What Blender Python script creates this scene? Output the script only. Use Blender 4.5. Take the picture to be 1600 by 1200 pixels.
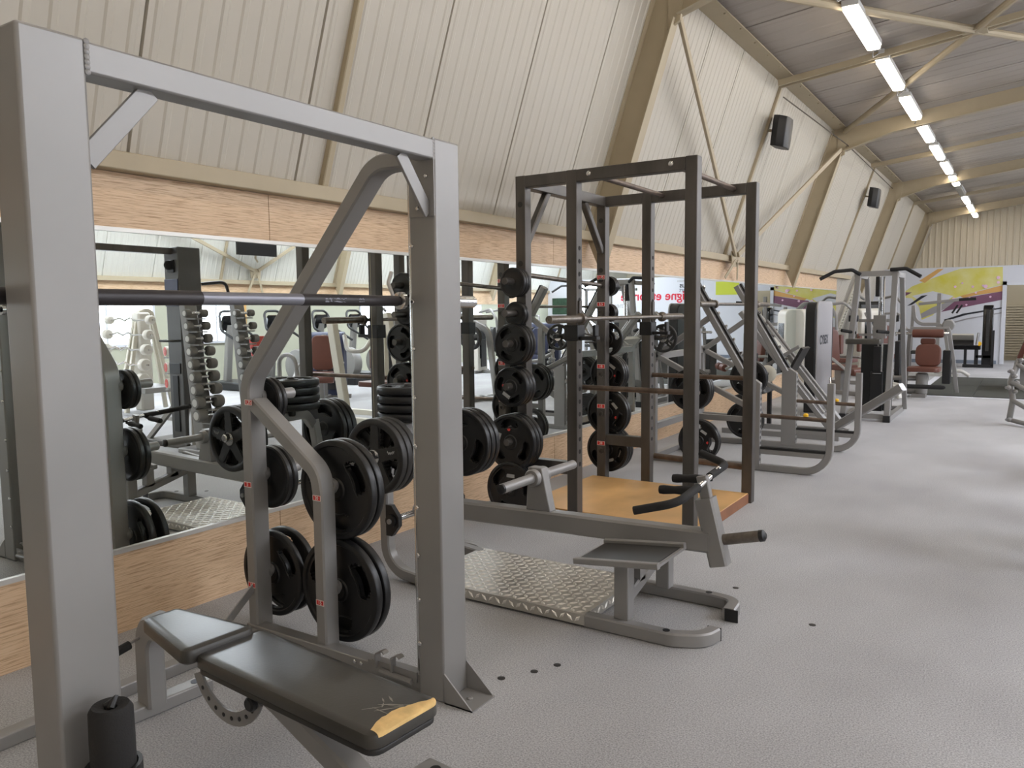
import bpy, math, random
from mathutils import Vector, Matrix
random.seed(7)
S = bpy.context.scene
for o in list(bpy.data.objects): bpy.data.objects.remove(o)

# ------------------------------------------------------------------ camera
def look_axes(yaw, pitch, roll):
    cy, sy, cp, sp = math.cos(yaw), math.sin(yaw), math.cos(pitch), math.sin(pitch)
    f = Vector((-sy*cp, cy*cp, -sp)); r = Vector((cy, sy, 0)); u = r.cross(f)
    cr, sr = math.cos(roll), math.sin(roll)
    return cr*r + sr*u, -sr*r + cr*u, f
R_, U_, F_ = look_axes(math.radians(33.18), math.radians(5.207), math.radians(-0.586))
cd = bpy.data.cameras.new('camera'); cam = bpy.data.objects.new('camera', cd)
S.collection.objects.link(cam); S.camera = cam
m = Matrix.Identity(4)
for i in range(3):
    m[i][0], m[i][1], m[i][2] = R_[i], U_[i], -F_[i]
m[0][3], m[1][3], m[2][3] = 0, 0, 1.45
cam.matrix_world = m
cd.sensor_fit = 'HORIZONTAL'; cd.sensor_width = 36; cd.lens = 1234.8/1600*36
cd.clip_start = 0.02; cd.clip_end = 200

# ------------------------------------------------------------------ world and exposure
w = bpy.data.worlds.new('world'); S.world = w; w.use_nodes = True
w.node_tree.nodes['Background'].inputs[0].default_value = (.75, .85, 1, 1)
w.node_tree.nodes['Background'].inputs[1].default_value = 0.3
S.view_settings.view_transform = 'Standard'; S.view_settings.look = 'None'
S.view_settings.gamma = 1; S.view_settings.use_curve_mapping = False
S.view_settings.exposure = -0.22
S.cycles.max_bounces = 8; S.cycles.diffuse_bounces = 4; S.cycles.glossy_bounces = 5
S.cycles.caustics_reflective = True; S.cycles.sample_clamp_indirect = 6
S.cycles.use_denoising = True
LAMP, DAY, SKY = 15.0, 11.0, 22.0   # radiance of the lamps' diffusers, the daylit panes and the added roof fill panels

# ------------------------------------------------------------------ materials
def lin(c):
    return tuple(((x/255)/12.92 if x/255 <= .04045 else ((x/255+.055)/1.055)**2.4) for x in c) + (1,)
M = {}
def mat(name, rgb, metal=0.0, rough=0.5, emit=0, var=0.0, vscale=6.0, stretch=(1,1,1), bump=0.0, bscale=60.0, coat=0.0, rvar=0.0, ecol=None):
    mt = bpy.data.materials.new(name); mt.use_nodes = True
    nt = mt.node_tree; b = nt.nodes['Principled BSDF']
    b.inputs['Base Color'].default_value = lin(rgb); b.inputs['Metallic'].default_value = metal
    b.inputs['Roughness'].default_value = rough; b.inputs['Coat Weight'].default_value = coat
    if emit:
        b.inputs['Emission Color'].default_value = lin(ecol or rgb); b.inputs['Emission Strength'].default_value = emit
    tc = nt.nodes.new('ShaderNodeTexCoord'); mp = nt.nodes.new('ShaderNodeMapping')
    mp.inputs['Scale'].default_value = stretch
    nt.links.new(tc.outputs['Object'], mp.inputs[0])
    if var or rvar:
        n = nt.nodes.new('ShaderNodeTexNoise'); n.inputs['Scale'].default_value = vscale; n.inputs['Detail'].default_value = 5
        nt.links.new(mp.outputs[0], n.inputs['Vector'])
        if var:
            cr = nt.nodes.new('ShaderNodeValToRGB'); c = lin(rgb)
            cr.color_ramp.elements[0].position = .3; cr.color_ramp.elements[1].position = .7
            cr.color_ramp.elements[0].color = tuple(x*(1-var) for x in c[:3])+(1,)
            cr.color_ramp.elements[1].color = tuple(min(1, x*(1+var)) for x in c[:3])+(1,)
            nt.links.new(n.outputs['Fac'], cr.inputs[0]); nt.links.new(cr.outputs[0], b.inputs['Base Color'])
        if rvar:
            mr = nt.nodes.new('ShaderNodeMapRange'); mr.inputs['To Min'].default_value = max(.05, rough-rvar); mr.inputs['To Max'].default_value = min(1, rough+rvar)
            nt.links.new(n.outputs['Fac'], mr.inputs['Value']); nt.links.new(mr.outputs[0], b.inputs['Roughness'])
    if bump:
        n2 = nt.nodes.new('ShaderNodeTexNoise'); n2.inputs['Scale'].default_value = bscale; n2.inputs['Detail'].default_value = 3
        bm_ = nt.nodes.new('ShaderNodeBump'); bm_.inputs['Strength'].default_value = bump; bm_.inputs['Distance'].default_value = .004
        nt.links.new(mp.outputs[0], n2.inputs['Vector']); nt.links.new(n2.outputs['Fac'], bm_.inputs['Height']); nt.links.new(bm_.outputs[0], b.inputs['Normal'])
    M[name] = mt; return mt
mat('silver', (144,142,140), .3, .4, var=.06, vscale=3, rvar=.08)
mat('silver_light', (196,194,188), .25, .4, var=.05)
mat('cream_metal', (205,200,185), .15, .42)
mat('raw_steel', (92,88,84), .6, .42, var=.25, vscale=9, stretch=(1,1,.25), rvar=.12)
mat('bare_bar', (122,115,107), .85, .36, var=.25, vscale=30)
mat('worn_bar', (112,98,88), .8, .42, var=.3, vscale=14)
mat('chrome', (215,215,215), 1, .16)
mat('bar_black', (48,44,46), .1, .45)
mat('bar_grey', (132,132,140), .5, .4)
mat('rubber', (21,21,22), 0, .38, var=.15, vscale=8)
mat('iron', (50,49,48), .25, .45, var=.12, vscale=20, bump=.2)
mat('black_plastic', (22,22,24), 0, .42)
mat('black_gloss', (14,14,16), 0, .12)
mat('foam', (32,31,31), 0, .85, bump=.3, bscale=200)
mat('red_sticker', (206,48,46), 0, .5)
mat('red_dot', (214,70,64), 0, .5)
mat('white_ink', (235,228,222), 0, .6)
mat('grey_ink', (170,170,168), 0, .5)
mat('black_ink', (30,32,40), 0, .6)
mat('red_ink', (200,24,52), 0, .6)
mat('vinyl', (62,60,56), 0, .3, var=.08, vscale=5, bump=.06, bscale=120)
mat('vinyl_black', (36,35,34), 0, .4)
mat('brown_leather', (92,52,40), 0, .45, var=.1, vscale=5)
mat('red_vinyl', (186,76,68), 0, .45)
mat('navy', (50,56,84), 0, .4)
mat('torn_foam', (226,190,128), 0, .9, var=.15, vscale=25, bump=.6)
mat('tear_fray', (150,146,138), 0, .9)
mat('white_shroud', (214,210,200), 0, .4)
mat('grey_shroud', (140,138,135), .1, .45)
mat('tower_grey', (84,83,82), .2, .45, var=.06)
mat('cybex_silver', (176,174,176), .35, .4)
mat('smoked', (34,36,36), 0, .2)
mat('tread', (190,186,178), .55, .36, rvar=.1, vscale=8)
mat('tread_bump', (236,232,224), .5, .28)
mat('ply', (206,162,106), 0, .42, var=.26, vscale=1.5, stretch=(1.6,1.0,1))
mat('ply_edge', (138,92,64), 0, .6, var=.15, vscale=8)
mat('cream_paint', (172,159,134), 0, .55, var=.03)
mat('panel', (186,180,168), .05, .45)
mat('ceil_panel', (166,158,149), .05, .55, var=.04, vscale=1.5)
mat('seam', (86,78,68), 0, .8)
mat('white_wall', (206,208,214), 0, .7)
mat('green_wall', (178,179,160), 0, .7)
mat('alu', (205,203,198), .6, .4)
mat('skirting', (118,126,138), 0, .6)
mat('mat_rubber', (56,57,50), 0, .95, var=.12, vscale=3, bump=.3, bscale=150)
mat('yellow_paint', (206,198,48), 0, .6, var=.12, vscale=1.6)
mat('lime_paint', (196,206,60), 0, .6)
mat('purple_paint', (116,76,98), 0, .6, var=.2, vscale=1.4)
mat('orange_paint', (206,160,92), 0, .6)
mat('pink_paint', (228,190,214), 0, .6)
mat('grey_paint', (150,148,150), 0, .6)
mat('yellow_cap', (236,184,30), 0, .5)
mat('dark_green', (40,66,48), 0, .7, var=.4, vscale=12)
mat('beige_wall', (196,184,156), 0, .7)
mat('bounce_wall', (232,222,206), 0, .7)
mat('lamp_glow', (255,244,224), 0, .4, emit=LAMP, ecol=(255,243,226))
mat('lamp_body', (200,200,198), 0, .5)
mat('lamp_off', (168,166,160), 0, .4)
mat('daylight', (250,252,255), 0, .4, emit=DAY, ecol=(236,242,255))
mat('fill_panel', (250,252,255), 0, .4, emit=SKY, ecol=(238,243,255))
mat('daylit_panel', (216,215,207), .05, .45)  # same sheeting as panel, paler to put daylight into the opposite wall's colour
mat('lamplit_panel', (222,212,190), .05, .5)  # panel sheeting lightened, lamp glow on the far wall put into its colour
mat('head_grey', (118,116,112), 0, .5)
mat('screen', (10,10,12), 0, .25)
_e = [n for n in M['yellow_paint'].node_tree.nodes if n.type == 'VALTORGB'][0].color_ramp.elements
_e[0].color = lin((218, 214, 158)); _e[1].color = lin((204, 194, 34))
mirror = mat('mirror', (232,238,236), 1, 0.0)

def wood_mat():
    mt = mat('zebra_wood', (190,160,126), 0, .5); nt = mt.node_tree; b = nt.nodes['Principled BSDF']
    tc = nt.nodes.new('ShaderNodeTexCoord'); mp = nt.nodes.new('ShaderNodeMapping'); mp.inputs['Scale'].default_value = (1, 2.2, 64)
    n = nt.nodes.new('ShaderNodeTexNoise'); n.inputs['Scale'].default_value = 3.2; n.inputs['Detail'].default_value = 6; n.inputs['Roughness'].default_value = .65; n.inputs['Distortion'].default_value = .3
    cr = nt.nodes.new('ShaderNodeValToRGB')
    e = cr.color_ramp.elements; e[0].position = .36; e[0].color = lin((170,138,106)); e[1].position = .52; e[1].color = lin((214,184,150))
    x = e.new(.7); x.color = lin((218,192,162))
    nt.links.new(tc.outputs['Object'], mp.inputs[0]); nt.links.new(mp.outputs[0], n.inputs['Vector']); nt.links.new(n.outputs['Fac'], cr.inputs[0]); nt.links.new(cr.outputs[0], b.inputs['Base Color'])
wood_mat()
def carpet_mat():
    mt = mat('carpet', (164,160,158), 0, .95); nt = mt.node_tree; b = nt.nodes['Principled BSDF']
    tc = nt.nodes.new('ShaderNodeTexCoord')
    def noise(sc, det, stretch=(1,1,1)):
        mp = nt.nodes.new('ShaderNodeMapping'); mp.inputs['Scale'].default_value = stretch; nt.links.new(tc.outputs['Object'], mp.inputs[0])
        n = nt.nodes.new('ShaderNodeTexNoise'); n.inputs['Scale'].default_value = sc; n.inputs['Detail'].default_value = det; nt.links.new(mp.outputs[0], n.inputs['Vector']); return n
    a = noise(170, 4); c = noise(1.1, 5, (1,.6,1)); d = noise(420, 2)
    r1 = nt.nodes.new('ShaderNodeValToRGB'); e = r1.color_ramp.elements; e[0].position=.32; e[0].color=lin((146,145,146)); e[1].position=.66; e[1].color=lin((197,197,198))
    nt.links.new(a.outputs['Fac'], r1.inputs[0])
    r2 = nt.nodes.new('ShaderNodeValToRGB'); e = r2.color_ramp.elements; e[0].position=.35; e[0].color=(.80,.79,.79,1); e[1].position=.65; e[1].color=(1,1,1,1)
    nt.links.new(c.outputs['Fac'], r2.inputs[0])
    mx = nt.nodes.new('ShaderNodeMix'); mx.data_type='RGBA'; mx.blend_type='MULTIPLY'; mx.inputs['Factor'].default_value = 1
    nt.links.new(r1.outputs[0], mx.inputs['A']); nt.links.new(r2.outputs[0], mx.inputs['B']); nt.links.new(mx.outputs['Result'], b.inputs['Base Color'])
    bp = nt.nodes.new('ShaderNodeBump'); bp.inputs['Strength'].default_value=.25; bp.inputs['Distance'].default_value=.002
    nt.links.new(d.outputs['Fac'], bp.inputs['Height']); nt.links.new(bp.outputs[0], b.inputs['Normal'])
carpet_mat()

# ------------------------------------------------------------------ mesh builder
class MB:
    def __init__(s): s.v = []; s.f = []
    def add(s, vs, fs):
        b = len(s.v); s.v += [Vector(x) for x in vs]; s.f += [tuple(i+b for i in f) for f in fs]; return s
    def box(s, x0, x1, y0, y1, z0, z1):
        if x0 > x1: x0, x1 = x1, x0
        if y0 > y1: y0, y1 = y1, y0
        if z0 > z1: z0, z1 = z1, z0
        return s.add([(x0,y0,z0),(x1,y0,z0),(x1,y1,z0),(x0,y1,z0),(x0,y0,z1),(x1,y0,z1),(x1,y1,z1),(x0,y1,z1)],
              [(0,3,2,1),(4,5,6,7),(0,1,5,4),(1,2,6,5),(2,3,7,6),(3,0,4,7)])
    def sweep(s, path, prof, up=None, cap=True):
        """prof: list of (a,b) in the frame (side, up) carried along path"""
        P = [Vector(p) for p in path]; n = len(P); k = len(prof); vs = []
        ref = Vector(up) if up is not None else None
        prev = None
        for i in range(n):
            if i == 0: t = (P[1]-P[0]).normalized()
            elif i == n-1: t = (P[-1]-P[-2]).normalized()
            else: t = ((P[i]-P[i-1]).normalized()+(P[i+1]-P[i]).normalized()).normalized()
            if ref is None: ref = Vector((0,0,1)) if abs(t.z) < .9 else Vector((0,1,0))
            if prev is None: side = t.cross(ref).normalized()
            else:
                side = (prev - t*prev.dot(t)).normalized()
            prev = side; upv = side.cross(t).normalized()
            sc = 1.0
            if 0 < i < n-1:
                c = (P[i]-P[i-1]).normalized().dot(t); sc = 1/max(.5, c)
            bend = Vector((0,0,0))
            if 0 < i < n-1:
                bend = (P[i+1]-P[i]).normalized()-(P[i]-P[i-1]).normalized()
                bend = bend.normalized() if bend.length > 1e-6 else Vector((0,0,0))
            for a, b in prof:
                off = side*a + upv*b
                if sc > 1.001: off = off + bend*off.dot(bend)*(sc-1)
                vs.append(P[i]+off)
        fs = []
        for i in range(n-1):
            for j in range(k):
                j2 = (j+1) % k
                fs.append((i*k+j, i*k+j2, (i+1)*k+j2, (i+1)*k+j))
        if cap:
            fs.append(tuple(range(k))[::-1]); fs.append(tuple((n-1)*k+j for j in range(k)))
        return s.add(vs, fs)
    def beam(s, path, w, h, up=None, c=.12):
        r = c*min(w, h); W, H = w/2, h/2
        prof = [(-W+r,-H),(W-r,-H),(W,-H+r),(W,H-r),(W-r,H),(-W+r,H),(-W,H-r),(-W,-H+r)]
        return s.sweep(path, prof, up)
    def tube(s, path, r, seg=10, cap=True):
        return s.sweep(path, [(r*math.cos(2*math.pi*i/seg), r*math.sin(2*math.pi*i/seg)) for i in range(seg)], None, cap)
    def lathe(s, o, ax, prof, seg=28):
        """prof: (r, t) along ax; closed by caps where r==0"""
        o = Vector(o); ax = Vector(ax).normalized()
        a = ax.cross(Vector((0,0,1)) if abs(ax.z) < .9 else Vector((1,0,0))).normalized(); b = ax.cross(a)
        vs = []
        for r, t in prof:
            for i in range(seg):
                th = 2*math.pi*i/seg; vs.append(o+ax*t+(a*math.cos(th)+b*math.sin(th))*r)
        fs = []
        for i in range(len(prof)-1):
            for j in range(seg):
                j2 = (j+1) % seg; fs.append((i*seg+j, i*seg+j2, (i+1)*seg+j2, (i+1)*seg+j))
        if prof[0][0] > 0 and prof[0] != prof[-1]: fs.append(tuple(range(seg))[::-1])
        if prof[-1][0] > 0 and prof[0] != prof[-1]: fs.append(tuple((len(prof)-1)*seg+j for j in range(seg)))
        return s.add(vs, fs)
    def cyl(s, p, q, r, seg=16, bev=None):
        p, q = Vector(p), Vector(q); L = (q-p).length; b = min(r*.25, L*.2) if bev is None else bev
        return s.lathe(p, q-p, [(r-b,0),(r,b),(r,L-b),(r-b,L)], seg)
    def prism(s, pts, d):
        d = Vector(d); n = len(pts); P = [Vector(p) for p in pts]
        vs = P+[p+d for p in P]
        fs = [tuple(range(n))[::-1], tuple(n+i for i in range(n))]+[(i,(i+1)%n,n+(i+1)%n,n+i) for i in range(n)]
        return s.add(vs, fs)
    def poly(s, pts): return s.add(pts, [tuple(range(len(pts)))])
    def pad(s, o, ux, uy, uz, w, l, t, r=.03, e=.012, w2=None):
        """rounded cushion: centre of its underside o, w along ux, l along uy, t along uz; w2 width at the far end"""
        o, ux, uy, uz = Vector(o), Vector(ux), Vector(uy), Vector(uz)
        w2 = w if w2 is None else w2
        def outline(ins):
            pts = []
            for (sx, sy, a0) in ((1,1,0),(-1,1,90),(-1,-1,180),(1,-1,270)):
                for k in range(5):
                    a = math.radians(a0+k*22.5); rr = r
                    hw = (w2 if sy > 0 else w)/2
                    x = sx*(hw-rr)+(rr-ins)*math.cos(a); y = sy*(l/2-rr)+(rr-ins)*math.sin(a)
                    pts.append((x, y))
            return pts
        lv = [(e*.7,0),(0,e*.6),(0,t-e),(e*.3,t-e*.4),(e,t-e*.08),(e*2.2,t)]
        vs = []; n = 20
        for ins, z in lv:
            for x, y in outline(min(ins, r*.95)): vs.append(o+ux*x+uy*y+uz*z)
        fs = []
        for i in range(len(lv)-1):
            for j in range(n): j2=(j+1)%n; fs.append((i*n+j,i*n+j2,(i+1)*n+j2,(i+1)*n+j))
        fs.append(tuple(range(n))[::-1]); fs.append(tuple((len(lv)-1)*n+j for j in range(n)))
        return s.add(vs, fs)

def fillet(pts, r, n=6):
    P = [Vector(p) for p in pts]; out = [P[0]]
    for i in range(1, len(P)-1):
        a = (P[i-1]-P[i]); b = (P[i+1]-P[i]); la, lb = a.length, b.length; a.normalize(); b.normalize()
        th = math.acos(max(-1, min(1, a.dot(b))))
        if th > math.pi-.02: out.append(P[i]); continue
        d = min(r/math.tan(th/2), la*.49, lb*.49); rr = d*math.tan(th/2)
        p, q = P[i]+a*d, P[i]+b*d; c = P[i]+(a+b).normalized()*(rr/math.sin(th/2))
        u, v = (p-c), (q-c); ang = math.acos(max(-1, min(1, u.normalized().dot(v.normalized()))))
        for k in range(n+1):
            t = k/n; s_ = math.sin(ang)
            out.append(c+(u*math.sin((1-t)*ang)+v*math.sin(t*ang))/s_)
    out.append(P[-1]); return out

C = S.collection
def T(name, label, cat, loc=(0,0,0), group=None, rz=0, kind=None):
    o = bpy.data.objects.new(name, None); o.empty_display_size = .1; C.objects.link(o)
    o.location = loc; o.rotation_euler = (0,0,rz)
    o['label'] = label; o['category'] = cat
    if group: o['group'] = group
    if kind: o['kind'] = kind
    return o
def mesh_of(name, mb, material, off=(0,0,0), smooth=True):
    me = bpy.data.meshes.new(name); off = Vector(off)
    me.from_pydata([tuple(v-off) for v in mb.v], [], mb.f); me.validate()
    import bmesh
    bm = bmesh.new(); bm.from_mesh(me); bmesh.ops.recalc_face_normals(bm, faces=bm.faces); bm.to_mesh(me); bm.free()
    me.materials.append(M[material] if isinstance(material, str) else material)
    if smooth:
        me.polygons.foreach_set('use_smooth', [True]*len(me.polygons)); me.set_sharp_from_angle(angle=math.radians(35))
    return me
def P(root, name, mb, material, label=None, local=False, bevel=0, smooth=True, origin=None):
    """a part mesh; coordinates are the room's unless local, root is a thing (or a part, for a sub-part)"""
    base = Vector((0,0,0)); p = root
    if not local:
        while p is not None: base += Vector(p.location); p = p.parent
    o = bpy.data.objects.new(name, mesh_of(name, mb, material, base, smooth)); C.objects.link(o)
    o.parent = root
    if label: o['label'] = label
    if bevel:
        bv = o.modifiers.new('b', 'BEVEL'); bv.width = bevel; bv.segments = 2; bv.limit_method = 'ANGLE'
    return o
def one(name, mb, material, label=None, cat=None, group=None, kind=None, bevel=0, smooth=True, loc=(0,0,0)):
    """a thing (or piece of the setting) that is one mesh"""
    o = bpy.data.objects.new(name, mesh_of(name, mb, material, loc, smooth)); C.objects.link(o); o.location = loc
    if label: o['label'] = label
    if cat: o['category'] = cat
    if group: o['group'] = group
    if kind: o['kind'] = kind
    if bevel:
        bv = o.modifiers.new('b', 'BEVEL'); bv.width = bevel; bv.segments = 2; bv.limit_method = 'ANGLE'
    return o
def dup(root, loc, label, group=None, rz=None, name=None):
    def cp(o, par):
        c = o.copy(); C.objects.link(c); c.parent = par
        for ch in list(o.children): cp(ch, c)
        return c
    r = cp(root, None); r.location = loc; r['label'] = label
    if rz is not None: r.rotation_euler = (0,0,rz)
    if group: r['group'] = group
    return r
def text_mb(body, size, o, ux, uy, extrude=.0006, align='CENTER', bold=0):
    cu = bpy.data.curves.new('t', 'FONT'); cu.body = body; cu.size = size; cu.extrude = extrude; cu.offset = bold; cu.align_x = align; cu.align_y = 'CENTER'
    ob = bpy.data.objects.new('t', cu); C.objects.link(ob)
    me = bpy.data.meshes.new_from_object(ob)
    ux, uy, o = Vector(ux), Vector(uy), Vector(o); uz = ux.cross(uy)
    mb = MB(); mb.add([o+ux*v.co.x+uy*v.co.y+uz*v.co.z for v in me.vertices], [tuple(p.vertices) for p in me.polygons])
    bpy.data.objects.remove(ob); bpy.data.curves.remove(cu); bpy.data.meshes.remove(me)
    return mb
# ================================================================== THE ROOM
W = -3.44                      # mirror wall
RIDGE = 1.8                    # the hall is symmetrical about x = RIDGE
WR = 2*RIDGE - W               # opposite wall foot, 7.04
Y0, Y1, YP = -3.6, 29.5, 23.6  # back wall, end wall, mural partition
SL = .335                      # lean of the upper walls
def lean(z): return W + SL*(z-2.172)
def sides(x, s): return x if s < 0 else 2*RIDGE-x
def ceil_z(x): return 4.455 + .106*(min(x, 2*RIDGE-x)+1.53)

floor = one('floor', MB().box(-4.6, 8.2, Y0, Y1, -.1, 0), 'carpet', kind='structure', smooth=False)

def ribbed(a, b, along, n_ribs, pitch, depth, nrm, up_len, seam_every, sw=.017):
    """ribbed sheet: starts at a, ribs step along `along`, sheet runs by vector b, ribs stand out along nrm"""
    a, b, along, nrm = Vector(a), Vector(b), Vector(along), Vector(nrm)
    prof = []
    for i in range(n_ribs):
        u = i*pitch
        if seam_every and i % seam_every == 0:
            prof += [(u, 0), (u+.003, -sw*1.2), (u+sw-.003, -sw*1.2), (u+sw, 0)]
        else: prof += [(u, 0)]
        prof += [(u+pitch*.42, 0), (u+pitch*.52, depth), (u+pitch*.72, depth), (u+pitch*.82, 0)]
    mb = MB(); n = len(prof)
    vs = [a+along*u+nrm*d for u, d in prof]+[a+b+along*u+nrm*d for u, d in prof]
    mb.add(vs, [(i, i+1, n+i+1, n+i) for i in range(n-1)]); return mb
YR = 2.10-10*.9702; NR = int((Y1-YR)/.1078)
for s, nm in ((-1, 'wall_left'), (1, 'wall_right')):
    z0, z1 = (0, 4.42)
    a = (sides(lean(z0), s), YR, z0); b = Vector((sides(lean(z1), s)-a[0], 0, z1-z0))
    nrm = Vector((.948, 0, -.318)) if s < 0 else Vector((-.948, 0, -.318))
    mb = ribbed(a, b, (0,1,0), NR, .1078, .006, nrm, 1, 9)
    o = one(nm, mb, 'panel' if s < 0 else 'daylit_panel', kind='structure', smooth=False)
    # shallow backing behind the sheet
    bk = MB().prism([(sides(lean(z0)-.03, s), Y0, z0), (sides(lean(z1)-.03, s), Y0, z1), (sides(lean(z1)-.12, s), Y0, z1), (sides(lean(z0)-.12, s), Y0, z0)], (0, Y1-Y0, 0))
    q = one(nm+'_backing', bk, 'seam', kind='structure', smooth=False)
# ceiling: two shallow slopes
for s, nm in ((-1, 'ceiling'), (1, 'ceiling_right')):
    x0, x1 = lean(4.36)-.03, RIDGE
    a = (sides(x0, s), Y0, ceil_z(x0)); b = Vector((sides(x1, s)-a[0], 0, ceil_z(x1)-a[2]))
    mb = ribbed(a, b, (0,1,0), int((Y1-Y0)/.25), .25, .006, (0,0,-1), 1, 4, .03)
    one(nm, mb, 'ceil_panel', kind='structure', smooth=False)
    bk = MB().prism([(sides(x0, s), Y0, ceil_z(x0)+.02), (sides(x1, s), Y0, ceil_z(x1)+.02), (sides(x1, s), Y0, ceil_z(x1)+.1), (sides(x0, s), Y0, ceil_z(x0)+.1)], (0, Y1-Y0, 0))
    one(nm+'_deck', bk, 'seam', kind='structure', smooth=False)
# end walls
mb = ribbed((-4.4, Y1, 0), (0,0,5.0), (1,0,0), int(12.6/.18), .18, .02, (0,-1,0), 1, 0)
one('wall_far', mb, 'lamplit_panel', kind='structure', smooth=False)
one('wall_far_backing', MB().box(-4.6, 8.2, Y1+.02, Y1+.12, 0, 5.1), 'seam', kind='structure', smooth=False)
one('wall_back', MB().box(-4.6, 8.2, Y0-.1, Y0, 0, 5.1), 'bounce_wall', kind='structure', smooth=False)  # unseen wall, set close and pale to bounce fill light

# lower mirror wall: wood board, mirrors, wood board, cream girt
YW = 17.8
mbw = MB().box(W-.16, W-.004, Y0, YW, 0, 2.09)
one('wall_left_lower', mbw, 'cream_paint', kind='structure', smooth=False)
k = 0; y = -3.17
seams = []
while y < YW-.1:
    y2 = min(y+3.03, YW); k += 1
    one('wall_left_panel_%d' % k, MB().box(W-.004, W+.006, y+.002, y2-.002, 0.0, .37), 'zebra_wood', kind='structure', smooth=False)
    one('wall_left_panel_%d' % (k+20), MB().box(W-.004, W+.006, y+.002, y2-.002, 1.845, 2.088), 'zebra_wood', kind='structure', smooth=False)
    y = y2
one('trim_1', MB().box(W-.004, W+.014, Y0, YW, .37, .391), 'alu', kind='structure', smooth=False)
one('trim_2', MB().box(W-.004, W+.014, Y0, YW, 1.826, 1.845), 'alu', kind='structure', smooth=False)
ys = [-3.58, -2.335, .665, 3.665, 6.665, 9.665, 12.665, 15.665, YW]
lab = ['the stretch of mirror behind the camera end', 'mirror pane before the Smith machine begins', 'mirror pane behind the Smith machine and its bench', 'mirror pane behind the lever row machine and dark power rack',
       'mirror pane behind the grey squat rack', 'mirror pane behind the leg press', 'mirror pane behind the grey dip tower', 'last mirror pane before the wood wall ends']
for i in range(8):
    one('wall_mirror', MB().box(W-.004, W+.001, ys[i]+.002, ys[i+1]-.002, .391, 1.826), 'mirror', lab[i], 'mirror', 'wall mirror panes', smooth=False)
one('trim_3', MB().box(W-.004, W+.0745, Y0, YW+1.2, 2.09, 2.172), 'cream_paint', kind='structure', bevel=.006)
one('wall_left_return', MB().box(W-.75, W-.0, YW, YW+.04, 0, 2.09), 'cream_paint', kind='structure', smooth=False)

# opposite lower wall with a window band
one('trim_4', MB().box(WR-.075, WR+.004, Y0, YP, 2.09, 2.172), 'cream_paint', kind='structure')
one('wall_right_board', MB().box(WR-.006, WR+.004, Y0, YP, 1.69, 2.09), 'zebra_wood', kind='structure', smooth=False)
one('wall_right_lower', MB().box(WR, WR+.14, Y0, YP, 0, 2.09), 'green_wall', kind='structure', smooth=False)
wy = [(-2.6,-.6), (1.2,3.4),(4.0,6.2),(7.0,8.9),(9.75,10.75),(14.4,16.2),(17.6,19.6)]  # first one is unseen, added to light the near floor
for i, (a, b) in enumerate(wy):
    r = T('window_%d' % (i+1), 'daylit window in the long wall across the hall', 'window', (WR-.02, (a+b)/2, .95), kind='structure')
    P(r, 'pane', MB().box(WR-.012, WR-.006, a+.05, b-.05, .93, 1.63), 'daylight', smooth=False)
    f = MB()
    for (p, q, z0, z1) in ((a, b, .88, .93), (a, b, 1.63, 1.68), (a, a+.05, .93, 1.63), (b-.05, b, .93, 1.63), ((a+b)/2-.02, (a+b)/2+.02, .93, 1.63)): f.box(WR-.03, WR-.002, p, q, z0, z1)
    P(r, 'window_frame', f, 'white_wall', smooth=False)
one('trim_5', MB().box(WR-.05, WR-.002, 10.78, 10.98, 0, 1.69), 'orange_paint', kind='structure', smooth=False)

# mural partition with doorway
DX0, DX1, DH = -.60, .20, 2.09
mb = MB().box(-4.2, DX0, YP, YP+.1, 0, 2.49).box(DX1, WR, YP, YP+.1, 0, 2.49).box(DX0, DX1, YP, YP+.1, DH, 2.49)
one('wall_partition', mb, 'white_wall', kind='structure', smooth=False)
one('baseboard_far', MB().box(-4.1, DX0-.07, YP-.02, YP, 0, .09).box(DX1+.07, WR, YP-.02, YP, 0, .09), 'skirting', kind='structure', smooth=False)
d = T('door_1', 'open doorway with broad white frame in the mural wall', 'doorway', ((DX0+DX1)/2, YP, 0), kind='structure')
P(d, 'door_frame', MB().box(DX0, DX0+.09, YP-.03, YP+.13, 0, DH).box(DX1-.09, DX1, YP-.03, YP+.13, 0, DH).box(DX0, DX1, YP-.03, YP+.13, DH-.09, DH), 'white_wall', smooth=False)
one('wall_corridor', MB().box(-1.6, 1.4, 25.4, 25.5, 0, 2.45), 'beige_wall', kind='structure', smooth=False)
sh = MB()
for i in range(20): sh.box(-.95, .65, 25.35, 25.39, .12+i*.07, .12+i*.07+.052)
one('slatted_shutter', sh, 'beige_wall', 'beige horizontal slatted shutter seen through the white doorway', 'shutter', smooth=False)
# bright glazing at the partition's right end (seen in the mirror)
r = T('window_20', 'bright glazed opening beside the poster wall', 'window', (5.45, YP, 1.5), kind='structure')
P(r, 'pane', MB().box(5.12, 5.8, YP-.02, YP-.012, .9, 2.36), 'daylight', smooth=False)
f = MB()
for x in (5.08, 5.44, 5.8): f.box(x, x+.05, YP-.04, YP, .86, 2.4)
f.box(5.08, 5.85, YP-.04, YP, 2.36, 2.41).box(5.08, 5.85, YP-.04, YP, .86, .9)
P(r, 'window_frame', f, 'white_wall', smooth=False)
one('notice_board', MB().box(6.05, 6.85, YP-.03, YP-.002, 1.35, 1.9), 'dark_green', 'dark green board on the far wall beside the bright glazing', 'board', bevel=.004)
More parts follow.
